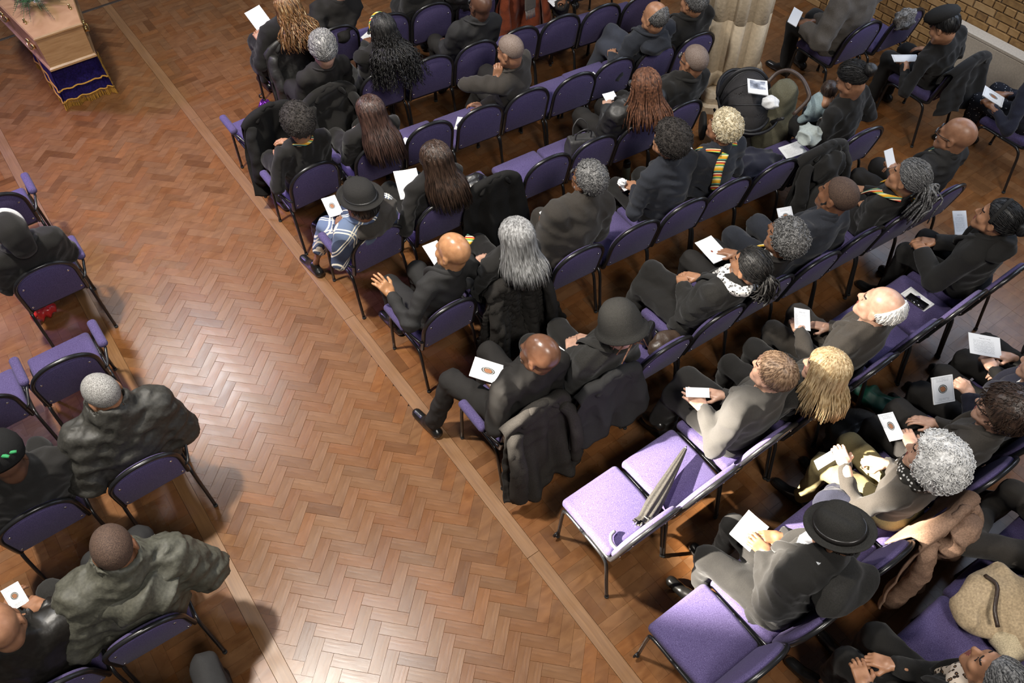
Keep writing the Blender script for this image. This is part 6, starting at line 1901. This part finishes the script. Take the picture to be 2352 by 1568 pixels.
for sd in (-1, 1):
    for yy in (.22, .85, 1.5):
        hw = .205+.165*min(1, yy/1.3) if yy < 1.3 else .345
        e = link('handle_mount', MB().add(rbox((0, 0, 0), (.008, .075, .022), .006, 2)).mesh('handle_mount', GOLD), cf, loc=(sd*(hw+.014), yy, .185)); e.rotation_euler = (0, 0, -sd*.126)
        mb = MB(); mb.add(tube(catmull([(0, -.075, .005), (sd*.025, -.06, -.02), (sd*.032, 0, -.03), (sd*.025, .06, -.02), (0, .075, .005)], 5), .008, 8))
        for q in (-.075, -.045, .045, .075): mb.add(lathe([(.004, -.02), (.014, -.012), (.016, 0), (.010, .014), (.004, .022)], (sd*.008, q, .004), 8))
        link('handle', mb.mesh('handle', GOLD), e)
    for yy in (.30, 1.2):
        hw = (.205+.165*yy/1.3)-.035
        mb = MB(); mb.add(lathe([(.016, 0), (.018, .006), (.008, .014), (.012, .03), (.004, .04)], (sd*hw, yy, .35), 10)); mb.add(lathe([(.010, 0), (.011, .006), (.004, .012)], (sd*hw, yy-.035, .35), 8)); mb.add(lathe([(.010, 0), (.011, .006), (.004, .012)], (sd*hw, yy+.035, .35), 8)); mb.build('lid_screw', GOLD, cf)
VEL = fabric('royal_blue_velvet', (.010, .006, .075), .75, 60, sheen=.0, var=.5, fold=.8)
dr = empty('bier', (cx+.0, cy+.09, 0), radians(-2)); tag(dr, 'bier draped in royal blue velvet with gold fringe under the coffin', 'bier')
def ring(s, n=120):
    out = []
    hx, y0, y1 = .19*s+.03, -.03*s, 1.75
    P = [(-hx, y1), (-hx-.03, .95), (-hx, y0+.06), (-hx+.05, y0), (hx-.05, y0), (hx, y0+.06), (hx+.03, .95), (hx, y1)]
    return catmull([(x, y, 0) for x, y in P], n//8, closed=True)
def drape(z, k, n=128):
    r = ring(1.0+.14*k); m_ = len(r); c = np.array([0, .85, 0])
    out = []
    for i, p in enumerate(r):
        t = i/m_*2*pi; d = nrm(p-c)
        out.append(p+d*(.016*k*sin(t*23)+.008*k*sin(t*37+1))+np.array([0, 0, z]))
    return np.array(out)
zs = np.linspace(.45, .045, 12); rings = [drape(z, 1-(z-.045)/.405) for z in zs]
n = len(rings[0]); V = np.concatenate(rings); F = []
for i in range(len(rings)-1):
    for k in range(n): F.append((i*n+k, (i+1)*n+k, (i+1)*n+(k+1) % n, i*n+(k+1) % n))
F.append(tuple(range(n)))
mb = MB(); mb.add((V, F)); mb.build('velvet_drape', VEL, dr)
GB = fabric('gold_braid', (.46, .24, .045), .7, 300)
mb = MB(); mb.add(tube(drape(.20, .62)+np.array([0, -.004, 0]), .012, 6, closed=True, flat=.5)); mb.build('gold_braid', GB, dr)
mb = MB(); mb.add(tube(drape(.08, .95), .012, 6, closed=True, flat=.5)); mb.build('gold_braid', GB, dr)
mb = MB(); r0, r1 = drape(.075, .95), drape(.002, 1.12)
for k in range(n):
    for t in np.arange(0, 1, .18):
        a = r0[k]*(1-t)+r0[(k+1) % n]*t; b = r1[k]*(1-t)+r1[(k+1) % n]*t
        mb.add(tube([a, b+np.array([RNG.uniform(-.006, .006), RNG.uniform(-.006, .006), 0])], [.0035, .003], 3, cap=False))
tag(mb.build('fringe', GB, dr), kind='stuff')
# flowers on the lid
fw = empty('floral_tribute', tuple(np.array([cx, cy, 0])+rz(radians(-1)) @ np.array([-.03, .62, .80]))); tag(fw, 'green fern and white flower arrangement on the coffin lid', 'flowers')
LEAF = [plain('fern_green', (.06, .16, .05), .6), plain('pine_green', (.04, .10, .04), .6)]
rr = np.random.RandomState(12)
for i in range(46):
    a = rr.rand()*2*pi; L_ = .16+.22*rr.rand(); mb = MB()
    base = np.array([.05*cos(a), .05*sin(a), .02+.05*rr.rand()]); tipp = np.array([L_*cos(a)*.8, L_*sin(a)*1.3, .015+.06*rr.rand()])
    for s_ in np.linspace(.15, 1, 13):
        c = base+(tipp-base)*s_+np.array([0, 0, .06*sin(s_*pi)]); d = nrm(tipp-base); sdv = nrm(np.cross(d, [0, 0, 1]))
        for q in (-1, 1):
            l = .045*(1.1-s_); t = c+sdv*q*l+d*l*.8
            mb.add((np.array([c-d*.006, c+sdv*q*l*.5+d*.02*(1-s_)+np.array([0, 0, .004]), t, c+sdv*q*l*.5-d*.004]), [(0, 1, 2, 3), (3, 2, 1, 0)]))
    mb.add(tube([base, (base+tipp)/2+np.array([0, 0, .06]), tipp], [.003, .0025, .001], 4))
    mb.build('fern_leaf', LEAF[i % 2], fw, smooth=False)
WH = plain('white_petal', (.8, .8, .76), .7)
for i, (x, y) in enumerate(((.0, -.17), (.03, -.08), (-.14, .02), (.15, .05), (.02, .12), (-.08, .2), (.1, .22))):
    mb = MB()
    for k in range(14):
        a = k*2.4; r = .006*sqrt(k)
        mb.add(((rbox((0, 0, 0), (.011, .008, .003), .003, 1)[0] @ rx(.6).T @ rz(a).T)+np.array([x+r*cos(a), y+r*sin(a), .085-.012*r/.03]), rbox((0, 0, 0), (.011, .008, .003), .003, 1)[1]))
    mb.build('white_flower', WH, fw)
